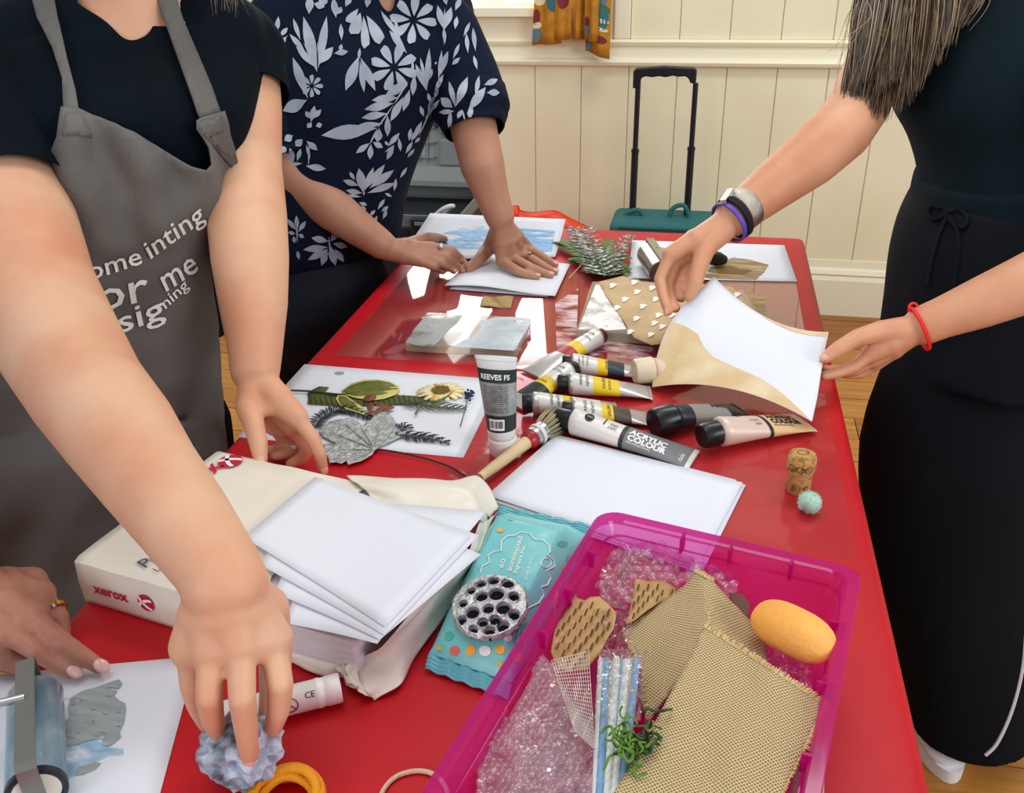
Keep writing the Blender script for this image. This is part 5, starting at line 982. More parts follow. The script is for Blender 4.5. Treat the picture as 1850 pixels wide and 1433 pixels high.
# ================================================================ brush
bh = thing('paint_brush', 'round bristle brush with wooden handle and red collar', 'brush', T(930, 820)); p0, p1, p2, p3 = Z6(80, 905, .012), Z6(335, 712, .013), Z6(425, 648, .0145), Z6(515, 578, .014); woodm = mat('pale_wood', '#d9c39b', .5, var='#c6ad80', vscale=30)
G().tube([p0, p0.lerp(p1, .3), p0.lerp(p1, .8), p1], [.0055, .0068, .0078, .0085], 14).build('handle', woodm, bh)
G().tube([p1.lerp(p2, -.05), p1.lerp(p2, .1), p1.lerp(p2, .38)], [.0095, .0125, .0120], 18).build('collar', mat('red_lacquer', '#9d1220', .3), bh)
G().tube([p1.lerp(p2, .3), p1.lerp(p2, .9)], [.0128, .0135], 20).build('ferrule', silver, bh)
G().tube([p1.lerp(p2, .52), p1.lerp(p2, .68)], [.0142, .0142], 20).build('ferrule_band', mat('white_string', '#d6d4cc', .7), bh)
g = G(); rnd = random.Random(8); axb = (p3 - p2).normalized(); ub = axb.orthogonal().normalized(); vb = axb.cross(ub)
for k in range(260):
    rr = .0125 * math.sqrt(rnd.random()); a = rnd.random() * 6.283; d = ub * math.cos(a) + vb * math.sin(a); q = p2 - axb * .004 + d * rr; e = q + axb * (.036 + rnd.gauss(0, .003)) + d * rr * .55; e.z = max(e.z, TZ + .002); g.tube([q, q.lerp(e, .5) + d * .0015, e], [.0006, .0006, .0002], 3, False)
tag(g.build('bristles', mat('hog_bristle', '#cfc29c', .7, var='#8f8a6c', vscale=50), bh), kind='stuff')
# ================================================================ cork and pompom
ck = T(1441, 886); corkm = mat('cork', '#c09558', .85, var='#8f6530', vscale=160, bump=.6, bscale=350, vlo=.5, vhi=.68)
cork = G().lathe([(.0001, 0), (.0128, 0), (.0138, .002), (.0135, .022), (.0140, .026), (.0158, .030), (.0160, .042), (.0145, .0475), (.010, .0495), (.0001, .050)], ck, (0, 0, 1), 30).build('champagne_cork', corkm, None, True, 60); tag(cork, 'champagne cork standing on the red cloth', 'cork')
inkm = mat('cork_ink', '#4a3016', .8)
def ckw(s, a0, z, sz, rad): text('lettering', s, lambda u, v: ck + Vector((math.cos(a0 + u / rad) * rad, math.sin(a0 + u / rad) * rad, z + v)), sz, inkm, cork)
ckw('T M', -2.1, .033, .008, .0164); ckw('D I C', -2.2, .008, .008, .0142)
for a in (-2.3, -1.7, -1.1):
    G().tube([ck + Vector((math.cos(a + .25 * math.cos(q)) * .0161, math.sin(a + .25 * math.cos(q)) * .0161, .036 + .004 * math.sin(q))) for q in [i * math.pi / 6 for i in range(12)]], .0004, 4, False, True).build('stamp_ring', inkm, cork)
G().tube([ck + Vector((.006 * math.cos(q), .005 * math.sin(q), .0498)) for q in [i * math.pi / 8 for i in range(16)]], .0004, 4, False, True).build('stamp_ring', inkm, cork)
pc_ = T(1460, 926) + Vector((0, 0, .0135)); g = G().ell(pc_, (.0115, 0, 0), (0, .0115, 0), (0, 0, .011)); rnd = random.Random(3)
for k in range(700):
    v_ = Vector((rnd.gauss(0, 1), rnd.gauss(0, 1), rnd.gauss(0, 1))).normalized(); e = pc_ + v_ * (.0132 + rnd.gauss(0, .0007)); s = v_.orthogonal().normalized() * .0006; g.add([pc_ + v_ * .0105 - s, pc_ + v_ * .0105 + s, e], [[0, 1, 2]])
tag(g.build('pompom', mat('mint_fluff', '#b7dccb', .9)), 'small mint green pompom beside the cork', 'pompom')
# ================================================================ paper ream
RL = Vector((-.556, .604, TZ)); rx = Vector((.318, -.059, 0)); rxn = rx.normalized(); ryn = Vector((-rxn.y, rxn.x, 0)); RH = .049
def RP(u, v, z=0.0): return RL + rxn * u + ryn * v + Vector((0, 0, z))
ream = thing('paper_ream', 'opened ream of printer paper in its white wrapper with red lettering', 'paper ream', RP(.16, .105))
wrapm = mat('ream_wrapper', '#ece7da', .45, var='#e4ddcd', vscale=8, bump=.25, bscale=12)
Wd = .213
g = G().box((0, 0, .001), (.30, Wd - .004, RH - .003), Matrix.Translation(RL) @ Matrix((rxn, ryn, Vector((0, 0, 1)))).transposed().to_4x4()); g.build('paper_stack', mat('stack_edge', '#e6e6ea', .8, stretch=(1, 1, 40), var='#d0ced6', vscale=30), ream, False)
# wrapper shell: bottom sheet, left end, long sides, top up to the tear
def prof(v, k=.004):  # closed section round the stack: goes over the top
    return v
def shell(u, s):
    """s runs round the section: 0 near-bottom .. 1 far-bottom"""
    P = [(-.002, .0006), (-.003, RH * .5), (-.0015, RH - .001), (.004, RH + .001), (Wd * .5, RH + .002), (Wd - .004, RH + .001), (Wd + .001, RH - .001), (Wd + .0025, RH * .5), (Wd, .0006)]
    k = s * 8; i = min(int(k), 7); t = k - i; a, b = P[i], P[i + 1]; q = .0012 * nz(u * 40, s * 14)
    return RP(u, lerp(a[0], b[0], t), lerp(a[1], b[1], t) + (q if 1 < k < 7 else 0))
tear = lambda s: .20 + .012 * math.sin(s * 40) + (.10 if s > .78 else 0) - .04 * max(0, .3 - s)
o = G().grid(lambda a, s: shell(lerp(-.003, tear(s), a), s), 20, 40).build('wrapper', wrapm, ream); solid(o, .0004, 0)
lend = G().add([shell(-.003, k / 8) for k in range(9)], [list(range(9))]).build('wrapper_end', wrapm, ream, False)
# torn flaps
def flapg(P, nm, nu, nv, wv=.003):
    P = [[Vector(q) for q in r] for r in P]
    def fn(u, v):
        row = [curve_at(r, u) for r in P]; p = curve_at(row, v); return p + Vector((nz(u * 5, v * 4, 1), nz(u * 5, v * 4, 2), nz(u * 6, v * 5, 3))) * wv
    return solid(G().grid(fn, nu, nv).build(nm, wrapm, ream), .0004, 0)
def curve_at(P, t):
    C_ = P; n = len(C_) - 1; k = min(max(t, 0), 1) * n; i = min(int(k), n - 1); a, b, c, d = C_[max(i - 1, 0)], C_[i], C_[i + 1], C_[min(i + 2, n)]; t = k - i
    return b + (c - a) * .5 * t + (a - b * 2.5 + c * 2 - d * .5) * t * t + (d * .5 - c * 1.5 + b * 1.5 - a * .5) * t ** 3
def zR(x, y, z): return T(*zr([(x, y)])[0], TZ + z)
flapg([[zR(640, 60, .049), zR(950, 75, .046), zR(1250, 85, .040), zR(1400, 70, .030), zR(1500, 240, .012)], [zR(700, 110, .055), zR(950, 110, .058), zR(1250, 120, .056), zR(1360, 140, .045), zR(1450, 290, .014)], [zR(760, 160, .052), zR(960, 210, .052), zR(1250, 185, .053), zR(1380, 230, .047), zR(1440, 300, .015)], [zR(820, 260, .051), zR(1000, 300, .050), zR(1250, 270, .050), zR(1370, 300, .042), zR(1425, 340, .018)]], 'torn_flap', 34, 16)
flapg([[zR(1500, 260, .006), zR(1430, 380, .010), zR(1330, 620, .012), zR(1180, 880, .008), zR(1030, 1080, .004), zR(945, 1235, .006), zR(800, 1328, .001)], [zR(1440, 310, .02), zR(1390, 480, .03), zR(1250, 640, .036), zR(1080, 830, .034), zR(930, 1000, .024), zR(840, 1150, .012), zR(740, 1260, .010)], [zR(1400, 300, .03), zR(1330, 500, .044), zR(1180, 660, .046), zR(1000, 850, .046), zR(840, 1020, .040), zR(730, 1090, .012), zR(640, 1180, .002)]], 'torn_flap', 40, 14)
flapg([[zR(200, 1060, .004), zR(330, 1110, .004), zR(500, 1190, .002), zR(620, 1200, .002)], [zR(210, 1010, .012), zR(340, 1050, .013), zR(510, 1105, .013), zR(620, 1135, .014)], [zR(230, 1000, .004), zR(360, 1040, .004), zR(520, 1090, .004), zR(650, 1120, .004)]], 'torn_flap', 16, 8, .001)
flapg([[zR(590, 1140, .012), zR(640, 1130, .018), zR(700, 1125, .016)], [zR(610, 1185, .010), zR(660, 1195, .016), zR(710, 1190, .014)], [zR(650, 1240, .004), zR(720, 1280, .012), zR(800, 1320, .003)]], 'torn_flap', 12, 12, .004)
# lettering on the wrapper
xred = mat('wrapper_red', '#c4183a', .5); xgrey = mat('wrapper_grey_ink', '#5a5c68', .6)
def topfn(u0, v0, ang=0): return lambda x, y: RP(u0 + x * math.cos(ang) - y * math.sin(ang), v0 + x * math.sin(ang) + y * math.cos(ang), RH + .0036)
def endfn(u0, z0): return lambda x, y: RP(u0 + x, -.0044, z0 + y)
def px_in_ream(x, y):
    p = T(x, y, TZ + RH) - RL; return p.dot(rxn), p.dot(ryn)
a_, b_ = px_in_ream(262, 1033); text('lettering', 'Premier', topfn(a_, b_, 1.32), .021, xgrey, ream, .0002)
a_, b_ = px_in_ream(284, 1040); text('lettering', 'Laser, Inkjet', topfn(a_, b_, 1.32), .011, xgrey, ream)
a_, b_ = px_in_ream(312, 1046); text('lettering', '80 g/m2', topfn(a_, b_, 1.32), .009, xgrey, ream)
c_, d_ = px_in_ream(372, 873); e_, f_ = px_in_ream(406, 845); an = math.atan2(f_ - d_, e_ - c_)
text('lettering', 'xerox', lambda x, y: topfn(c_, d_, an)(x - .046, y), .032, xred, ream, .0006)
text('lettering', 'xerox', endfn(.016, .0185), .0165, xred, ream, .0004)
def globe(fn, cx, cy, r, m1):
    P = [(cx + r * math.cos(q), cy + r * math.sin(q)) for q in [i * math.pi / 12 for i in range(24)]]; mesh('emblem_disc', [fn(*p) for p in P], [list(range(24))], m1, ream, False)
    for a in (.5, 2.4):
        d = (math.cos(a), math.sin(a)); n_2 = (-d[1], d[0]); w_ = r * .17
        pts = [(cx + d[0] * r * t + n_2[0] * (w_ * s + .25 * r * (1 - t * t)), cy + d[1] * r * t + n_2[1] * (w_ * s + .25 * r * (1 - t * t))) for t, s in ((-.95, -1), (-.5, -1), (0, -1), (.5, -1), (.95, -1), (.95, 1), (.5, 1), (0, 1), (-.5, 1), (-.95, 1))]
        k = .0006; mesh('emblem_stripe', [fn(*p) + (Vector((0, 0, k)) if fn is gf1 else -ryn * k) for p in pts], [list(range(10))], wtxt, ream, False)
gf1 = topfn(0, 0); g_, h_ = px_in_ream(417, 838); globe(gf1, g_, h_, .0135, xred); gf2 = endfn(0, 0); globe(gf2, .079, .0245, .0095, xred)
# loose small sheets on top of the ream
def topsheet(i, px, z, lab):
    c = [T(x, y, TZ + z) for x, y in px]; sheet('paper_sheet', lab, 'paper', c, white, lambda u, v: .0012 * math.sin(u * 3), .0002, group='sheets on the ream')
topsheet(0, zr([(290, 890), (560, 200), (1430, 262), (815, 1008)]), .0525, 'lowest white sheet on the ream, its corner near the wipes')
topsheet(1, zr([(235, 720), (500, 140), (1400, 505), (830, 985)]), .0545, 'second lowest white sheet fanned out on the opened ream')
topsheet(2, zr([(150, 560), (480, 100), (1388, 397), (855, 960)]), .0560, 'second highest white sheet fanned out on the opened ream')
topsheet(3, zr([(60, 405), (465, 65), (1340, 400), (860, 915)]), .0575, 'topmost white sheet lying on the opened ream')
# ================================================================ wipes packet
wp = thing('wipes_packet', 'turquoise packet of baby wipes printed with dots', 'wipes packet', T(905, 1090)); aqua = mat('turquoise_film', '#7fcfd0', .3, var='#6cc0c6', vscale=9, bump=.3, bscale=16)
wc = [T(776, 1196, TZ + .001), T(897, 940, TZ + .001), T(1062, 975, TZ + .001), T(925, 1250, TZ + .001)]
def wipe(u, v, top=1):
    p = wc[0].lerp(wc[3], u).lerp(wc[1].lerp(wc[2], u), v); e = min(1, 5 * min(v, 1 - v)); pu = min(1, 6 * min(u, 1 - u)); h = .036 * (e ** .6) * (pu ** .55) + .0015 * nz(u * 6, v * 7) * e
    return p + Vector((0, 0, .002 + (h if top else 0) + .008 * (1 - e) * (1 if v < .5 else .6)))
G().grid(wipe, 40, 60).build('packet_top', aqua, wp); G().grid(lambda u, v: wipe(u, v, 0), 10, 20).build('packet_bottom', aqua, wp)
for v0 in (0, 1):
    def fin(u, t, v0=v0):
        p = wipe(u, v0, 0); d = (wc[1] - wc[0]).normalized() * (1 if v0 else -1); return p + d * .012 * t + Vector((0, 0, (.004 if v0 else -.007) * t + .0012 * math.sin(u * 30)))
    fo = solid(G().grid(fin, 40, 4).build('seal_fin', mat('turquoise_seal', '#5fb0c0', .35), wp), .0005, 0)
    for k in range(3): G().tube([fin(u / 20, .25 + .25 * k) + Vector((0, 0, .0008)) for u in range(21)], .0006, 4).build('seal_ridge', mat('turquoise_film'  , '#7fcfd0'), wp)
# solve (u,v) on packet from picture points
def wuv(x, y):
    u, v = .5, .5
    for _ in range(40):
        best = None; st = .25 * .82 ** _
        for du in (-st, 0, st):
            for dv in (-st, 0, st):
                p = wipe(min(max(u + du, .01), .99), min(max(v + dv, .01), .99)); q = p - CAM; zq = q.dot(CF); e = (IW / 2 + FPX * q.dot(CR) / zq - x) ** 2 + (IH / 2 - FPX * q.dot(CU) / zq - y) ** 2
                if best is None or e < best[0]: best = (e, u + du, v + dv)
        u, v = min(max(best[1], .01), .99), min(max(best[2], .01), .99)
    return u, v
def wdecal(name, poly, m, lift=.0008):
    P, F = tri2d(poly, 9); mesh(name, [wipe(*wuv(x, y)) + Vector((0, 0, lift)) for x, y in P], F, m, wp, False)
dcol = {k: mat('dot_' + k, c, .4) for k, c in dict(red='#e0624f', orange='#f0ae3c', white='#f2f4f2', green='#4fb3a0', yellow='#c9b850', lilac='#8fa8c0').items()}
for x, y, a, b, k in ((257, 1085, 40, 38, 'red'), (380, 1080, 38, 42, 'orange'), (490, 1085, 46, 42, 'white'), (605, 1075, 40, 38, 'orange'), (738, 1130, 42, 42, 'orange'), (610, 1185, 30, 22, 'yellow'), (140, 1070, 22, 28, 'yellow'), (665, 985, 34, 28, 'white'), (215, 970, 34, 36, 'green'), (1082, 270, 40, 24, 'green'), (1098, 465, 22, 34, 'orange'), (605, 165, 28, 16, 'orange'), (700, 75, 45, 14, 'white'), (1130, 385, 20, 30, 'lilac'), (790, 650, 28, 60, 'green'), (800, 930, 70, 60, 'green'), (770, 1010, 60, 60, 'green')): wdecal('printed_dot', z7(ellp(x, y, a, b, 0, 12)), dcol[k])
cloud = mat('cream_print', '#eef3e6', .5); CP = [(455, 490), (470, 440), (525, 410), (512, 360), (560, 328), (612, 322), (615, 250), (660, 210), (720, 205), (760, 178), (830, 190), (865, 235), (930, 240), (980, 285), (985, 330), (965, 355), (1015, 395), (1020, 440), (960, 475), (990, 530), (965, 585), (915, 600), (938, 660), (900, 720), (820, 760), (780, 800)]
G().tube([wipe(*wuv(*z7([p])[0])) + Vector((0, 0, .001)) for p in CP], .0007, 5).build('cloud_outline', cloud, wp)
def wtext(s, x, y, x2, y2, h, bold=0):
    V, F = textmesh(s, 1, bold); w_ = max(v.x for v in V); L = math.hypot(x2 - x, y2 - y); ux, uy = (x2 - x) / L, (y2 - y) / L; out = []
    a0 = wuv(*z7([(x, y)])[0]); a1 = wuv(*z7([(x2, y2)])[0]); hh = wuv(*z7([(x - uy * -h, y + -ux * h)])[0]); du = (a1[0] - a0[0], a1[1] - a0[1]); dv = (hh[0] - a0[0], hh[1] - a0[1])
    mesh('lettering', [wipe(min(max(a0[0] + du[0] * v.x / w_ + dv[0] * v.y, 0), 1), min(max(a0[1] + du[1] * v.x / w_ + dv[1] * v.y, 0), 1)) + Vector((0, 0, .0009)) for v in V], F, cloud, wp, False)
wtext('60', 625, 460, 650, 390, 52); wtext('BIODEGRADABLE', 690, 480, 775, 215, 40, .02); wtext('fragrance free', 730, 500, 800, 290, 42, .01); wtext('gentle & pure', 805, 545, 850, 375, 30)
for k, s in enumerate(('Never from', '100% plant', 'based fibres')): wtext(s, 735 + k * 30, 1030 + k * 12, 765 + k * 30, 915 + k * 12, 26, .01)
G().tube([wipe(*wuv(*z7([(955 + 38 * math.cos(q), 415 + 36 * math.sin(q))])[0])) + Vector((0, 0, .001)) for q in [i * math.pi / 8 for i in range(16)]], .0006, 4, False, True).build('emblem_ring', cloud, wp)
# ================================================================ foil seed pod
pod = thing('seed_pod', 'silver-painted lotus seed pod with dark holes on the wipes packet', 'seed pod', T(885, 1095, TZ + .04)); pd = T(884, 1092, TZ + .048); foil = mat('silver_pod', '#d2d4d4', .28, .6, bump=1, bscale=170, var='#a3a7a8', vscale=70)
pn = Vector((-.05, -.22, 1)).normalized(); pu_ = (CR - pn * CR.dot(pn)).normalized(); pv = pn.cross(pu_)
HOL = z7([(665, 578), (558, 562), (465, 585), (390, 640), (328, 735), (318, 855), (400, 808), (470, 690), (582, 672), (710, 680), (632, 775), (520, 782), (712, 815), (570, 862), (478, 880), (398, 928), (525, 940), (630, 905)]); HR = [52, 42, 38, 33, 34, 36, 52, 48, 60, 42, 55, 44, 42, 42, 38, 36, 40, 45]
def podpt(x, y):
    d = ray(x, y); t = (pd - CAM).dot(pn) / d.dot(pn); p = CAM + d * t - pd; return p.dot(pu_), p.dot(pv)
HL = [(podpt(x, y), h / 4.213 / 2050 * .98) for (x, y), h in zip(HOL, HR)]
def podz(a, b):
    r = math.hypot(a, b); z = .004 * (1 - (r / .034) ** 2)
    for (hx, hy), hr in HL:
        d = math.hypot(a - hx, (b - hy)); 
        if d < hr * 1.3: z += -.011 * max(0, 1 - (d / hr) ** 4) + .0014 * math.exp(-((d - hr * 1.08) / (hr * .16)) ** 2)
    z = .004 * (1 - (r / .034) ** 2) + (z - .004 * (1 - (r / .034) ** 2)) * max(0, min(1, (.0318 - r) / .003))
    return z + .0004 * nz(a * 300, b * 300)
def podfn(u, v):
    q = 2 * math.pi * u; rim = .0325 * (1 + .03 * nz(math.cos(q) * 3, math.sin(q) * 3)) + .0012 * nz(math.cos(q) * 14, math.sin(q) * 14); r = rim * v; a, b = r * math.cos(q), r * math.sin(q) * 1.02
    return pd + pu_ * a + pv * b + pn * podz(a, b)
G().grid(podfn, 150, 70).build('pod_face', foil, pod)
def podside(u, v):
    q = 2 * math.pi * u; p = podfn(u, 1); c = pd - pn * .026; s_ = [1, 1.05, 1.02, .9, .6, .2, 0][min(int(v * 6), 6)]; w_ = .0012 * nz(math.cos(q) * 9, math.sin(q) * 9, v * 9); return pd + (p - pd) * s_ - pn * (.026 * v ** 1.3) * (1 if v < .99 else 1) + (p - pd).normalized() * w_
G().grid(podside, 90, 6).build('pod_side', foil, pod)
holem = mat('pod_hole_ink', '#060a12', .8, var='#101c2c', vscale=60, spec=.15)
for (hx, hy), hr in HL:
    G().lathe([(hr * .93, -.0035), (hr * .86, -.0075), (hr * .55, -.0095), (.0001, -.010)], pd + pu_ * hx + pv * hy + pn * (.0046 * (1 - (math.hypot(hx, hy) / .034) ** 2)), pn, 18).build('pod_hole', holem, pod)
# ================================================================ glue stick, ball, string, rubber ring
e0, e1 = T(618, 1262, TZ), T(470, 1300, TZ); gx = (e1 - e0).normalized(); gr = .0125; gs_ = thing('glue_stick', 'white glue stick with warning symbols beside the crumpled ball', 'glue stick', e0.lerp(e1, .5)); gc = e0 + Vector((0, 0, gr)); gm = mat('white_plastic', '#eceae4', .35)
G().lathe([(.0001, 0), (gr * .95, 0), (gr, .002), (gr, .012), (gr * .96, .0125), (gr * .96, .016), (gr, .0165), (gr, .02), (gr * .97, .0205), (gr * .97, .075)], gc, gx, 28).build('barrel', gm, gs_, True, 50)
G().lathe([(gr * .97, .075), (gr * 1.03, .0755), (gr * 1.03, .095), (.0001, .0955)], gc, gx, 28).build('cap', gm, gs_, True, 50)
gup = Vector((0, -.45, 1)); gup = (gup - gx * gup.dot(gx)).normalized(); gsd = gx.cross(gup)
def gfn(x0, a0): return lambda u, v: gc + gx * (x0 - u) + (gup * math.cos(a0 - v / gr) + gsd * math.sin(a0 - v / gr)) * (gr + .0004)
sgn = 1 if gsd.y > 0 else -1
def gtxt(s, x0, a0, sz, m): text('lettering', s, gfn(x0, a0) if sgn > 0 else (lambda u, v: gc + gx * (x0 - u) + (gup * math.cos(a0 + v / gr) + gsd * math.sin(a0 + v / gr)) * (gr + .0004)), sz, m, gs_)
for k in range(5): gtxt('glue washable', .058, .55 - k * .24, .0026, blktxt)
gtxt('CE', .030, -.2 if sgn > 0 else .2, .007, blktxt)
G().tube([gc + gx * (.042 + .006 * math.cos(q)) + (gup * math.cos(.8 * -sgn + .45 * math.sin(q)) + gsd * math.sin(.8 * -sgn + .45 * math.sin(q))) * (gr + .0004) for q in [i * math.pi / 8 for i in range(16)]], .0005, 4, False, True).build('warning_ring', lred, gs_)
G().tube([gc + gx * (.042 + .0055 * k) + (gup * math.cos(.8 * -sgn + .4 * k) + gsd * math.sin(.8 * -sgn + .4 * k)) * (gr + .0004) for k in (-.8, 0, .8)], .0005, 4).build('warning_bar', lred, gs_)
bc = D(442, 1368, .695); bc.z = max(bc.z, TZ + .03)
me = bpy.data.meshes.new('ball'); bm = bmesh.new(); bmesh.ops.create_icosphere(bm, subdivisions=4, radius=1)
for v in bm.verts:
    n = v.co.normalized(); q = 1 + .28 * nz(n.x * 1.8, n.y * 1.8, n.z * 1.8) - .42 * abs(nz(n.x * 3 + 3, n.y * 3, n.z * 3)) - .22 * abs(nz(n.x * 7, n.y * 7 + 5, n.z * 7)); q *= 1.12; v.co = Vector((n.x * .031, n.y * .026, n.z * .027)) * q
bm.to_mesh(me); bm.free(); o = link('crumpled_foil_ball', me, mat('crumpled_grey', '#5d6675', .5, .1, var='#bcc6d8', vscale=45, bump=.4, bscale=90, vlo=.36, vhi=.56), None, False); zmin = min(v.co.z for v in me.vertices); o.location = (bc.x, bc.y, TZ + .0008 - zmin); tag(o, 'crumpled grey-blue ball squeezed between fingertips', 'crumpled ball')
oc = T(520, 1462, TZ); g = G()
for k in range(5):
    r = .026 - .003 * (k % 3); g.tube([oc + Vector((r * math.cos(a), r * math.sin(a) * .95, .005 + .003 * k + .0015 * math.sin(3 * a + k))) for a in [i * math.pi / 16 for i in range(32)]], .0038, 8, True, True)
tag(mesh('yarn_coil', g.V, g.F, mat('orange_yarn', '#f0a018', .7, bump=.6, bscale=260)), 'coil of orange yellow yarn at the bottom edge', 'yarn')
tag(G().tube(curve_pts([T(x, y, TZ + .0022) for x, y in ((680, 1480), (690, 1433), (715, 1404), (752, 1393), (785, 1400), (806, 1425), (815, 1470))], 6), .0019, 8).build('cotton_string', mat('cotton_string', '#d9c3a4', .9, bump=.6, bscale=400)), 'loop of off-white string on the cloth beside the pink tray', 'string')
# ================================================================ painted sheet and blue roller, bottom left
tr_ = T(356, 1187); tl_ = T(30, 1217); dx = (tl_ - tr_).normalized(); dy = T(287, 1433) - tr_; dy = (dy - dx * dy.dot(dx)).normalized()
pls, _ = sheet('paper_sheet', 'white sheet with grey and blue paint under the blue roller', 'paper', [tr_ + dx * .26 + dy * .21 + Vector((0, 0, .001)), tr_ + dx * .26 + Vector((0, 0, .001)), tr_ + Vector((0, 0, .001)), tr_ + dy * .21 + Vector((0, 0, .001))])
def zDp(P): return zD(P)
flat('blue_paint', zDp([(340, 850), (440, 830), (470, 900), (430, 1000), (480, 1130), (600, 1100), (700, 1150), (775, 1150), (775, 1195), (680, 1200), (600, 1240), (520, 1290), (440, 1340), (340, 1400), (330, 1100)]), paint('pale_blue_wash', '#7db4d6', '#bcd9ea', .5, 30, (1, 2, 1), .22), pls, .0016)
flat('grey_paint', zDp([(440, 838), (520, 790), (600, 770), (680, 740), (745, 720), (768, 745), (740, 790), (715, 820), (745, 850), (785, 870), (790, 910), (778, 990), (750, 1050), (760, 1080), (700, 1130), (650, 1140), (640, 1090), (560, 1100), (480, 1130), (400, 1140), (385, 1110), (420, 1050), (385, 1020), (440, 950), (430, 890)]), paint('thick_grey', '#8f9a9c', '#a7b1b2', .86, 60, (1, 4, 1), .05), pls, .0021)
flat('grey_paint', zDp([(470, 1320), (500, 1270), (600, 1240), (635, 1245), (600, 1280), (520, 1315)]), paint('thick_grey2', '#8e948d', '#a7b1b2', .9, 30), pls, .0021)
b2 = thing('brayer', 'blue-stained soft roller in a bent steel frame on the painted sheet', 'roller', T(68, 1310)); q0, q1 = T(66, 1428, TZ + .0225), T(64, 1240, TZ + .0225); ab = (q1 - q0).normalized(); rl_ = .021; Lb = min((q1 - q0).length, .105)
blur = mat('blue_stained_rubber', '#5c7f92', .25, var='#9fb3bd', vscale=14, stretch=(2, .6, 1), coat=.4)
G().lathe([(.0001, 0), (rl_ * .94, 0), (rl_, .002), (rl_, Lb - .003), (rl_ * .9, Lb), (.0001, Lb)], q0, ab, 36).build('roller_cylinder', blur, b2, True, 45)
band(q0 + ab * .0, ab, rl_ * .86, .006, rl_ * .16, 36).build('dark_rim', mat('ink_rim', '#14242e', .3), b2)
G().lathe([(.0001, -.002), (rl_ * .8, -.002), (rl_ * .82, .001), (.0001, .001)], q0, ab, 30).build('end_hub', mat('white_hub', '#e3ddd2', .4), b2, True, 45)
up3 = Vector((0, 0, 1)); st = ab.cross(up3).normalized(); frs = mat('dull_steel', '#8c8a84', .35, .9)
path = [q0 - ab * .008 + up3 * -.004, q0 - ab * .008 + up3 * (rl_ + .008), q0 - ab * .004 + up3 * (rl_ + .012), q0 + ab * (Lb + .004) + up3 * (rl_ + .012), q0 + ab * (Lb + .008) + up3 * (rl_ + .008), q0 + ab * (Lb + .008) - up3 * .004]
V = []; 
for p in path: V += [p - st * .007, p + st * .007]
solid(mesh('frame', V, [[2 * i, 2 * i + 1, 2 * i + 3, 2 * i + 2] for i in range(5)], frs, b2, False), .0018, 0)
G().lathe([(.0001, -.0095), (.005, -.0095), (.005, -.003), (.0001, -.003)], q0, ab, 16).build('axle_nut', frs, b2, True, 40)
hm = q0 + ab * (Lb * .62) + up3 * (rl_ + .012); hd = (-st if st.x > 0 else st)
G().tube([hm, hm + hd * .05 + up3 * .004, hm + hd * .09 + up3 * .008], .0032, 10).build('handle_rod', silver, b2); G().tube([hm + hd * .085 + up3 * .008, hm + hd * .1 + up3 * .009, hm + hd * .18 + up3 * .013, hm + hd * .2 + up3 * .014], [.006, .011, .013, .009], 14).build('handle', woodm, b2)
# ================================================================ pink tray with craft scraps
RZ = TZ + .09; TA = -.222; txn = Vector((math.cos(TA), math.sin(TA), 0)); tyn = Vector((-txn.y, txn.x, 0)); TL_ = Vector((-.068, .711, 0)); TWd, TLn = .221, .345
pink = film('pink_plastic', '#e0108c', (.93, .32, .74), .48, .12, 1.5, .8, bodycol='#e0209e')
tray = thing('plastic_tray', 'translucent magenta plastic tray full of craft scraps', 'tray', TL_ + txn * TWd / 2 - tyn * TLn / 2 + Vector((0, 0, TZ)))
def TP(u, v, z): return TL_ + txn * u - tyn * v + Vector((0, 0, z))
def rrect(ins, z, r, n=6):
    P = []; a, b, c, d = ins, TWd - ins, ins, TLn - ins
    for cx, cy, q0_ in ((a + r, c + r, math.pi), (b - r, c + r, 1.5 * math.pi), (b - r, d - r, 0), (a + r, d - r, .5 * math.pi)):
        for k in range(n + 1): q = q0_ + k / n * math.pi / 2; P.append(TP(cx + r * math.cos(q), cy + r * math.sin(q), z))
    return P
bot = TZ + .0025
G().rings([rrect(-.006, RZ - .014, .02), rrect(-.006, RZ - .001, .02), rrect(-.005, RZ, .02), rrect(.004, RZ, .016), rrect(.006, RZ - .003, .016), rrect(.016, bot + .004, .014), rrect(.02, bot, .012)], False).build('tray_wall', pink, tray, True, 35)
G().add(rrect(.02, bot, .012), [list(range(28))]).build('tray_floor', pink, tray, False)
G().rings([rrect(.0085, RZ - .016, .016), rrect(.0055, RZ - .016, .016)], False).build('inner_ledge', pink, tray)
for u, v in ((.075, .006), (.118, .006), (.17, .006), (.005, .06), (.005, .115), (.005, .17), (TWd - .005, .07), (TWd - .005, .14), (TWd - .005, .21)):
    a = TP(u, v, 0); du = txn * .0012 if v == .006 else txn * .006; dv = tyn * .006 if v == .006 else tyn * .0012
    g = G(); c4_ = [a - du - dv, a + du - dv, a + du + dv, a - du + dv]; g.prism([(p.x, p.y, RZ - .017) for p in c4_], (0, 0, .0165)); g.build('rim_rib', pink, tray, False)
def zT(x, y, z): return T(*zt([(x, y)])[0], z)
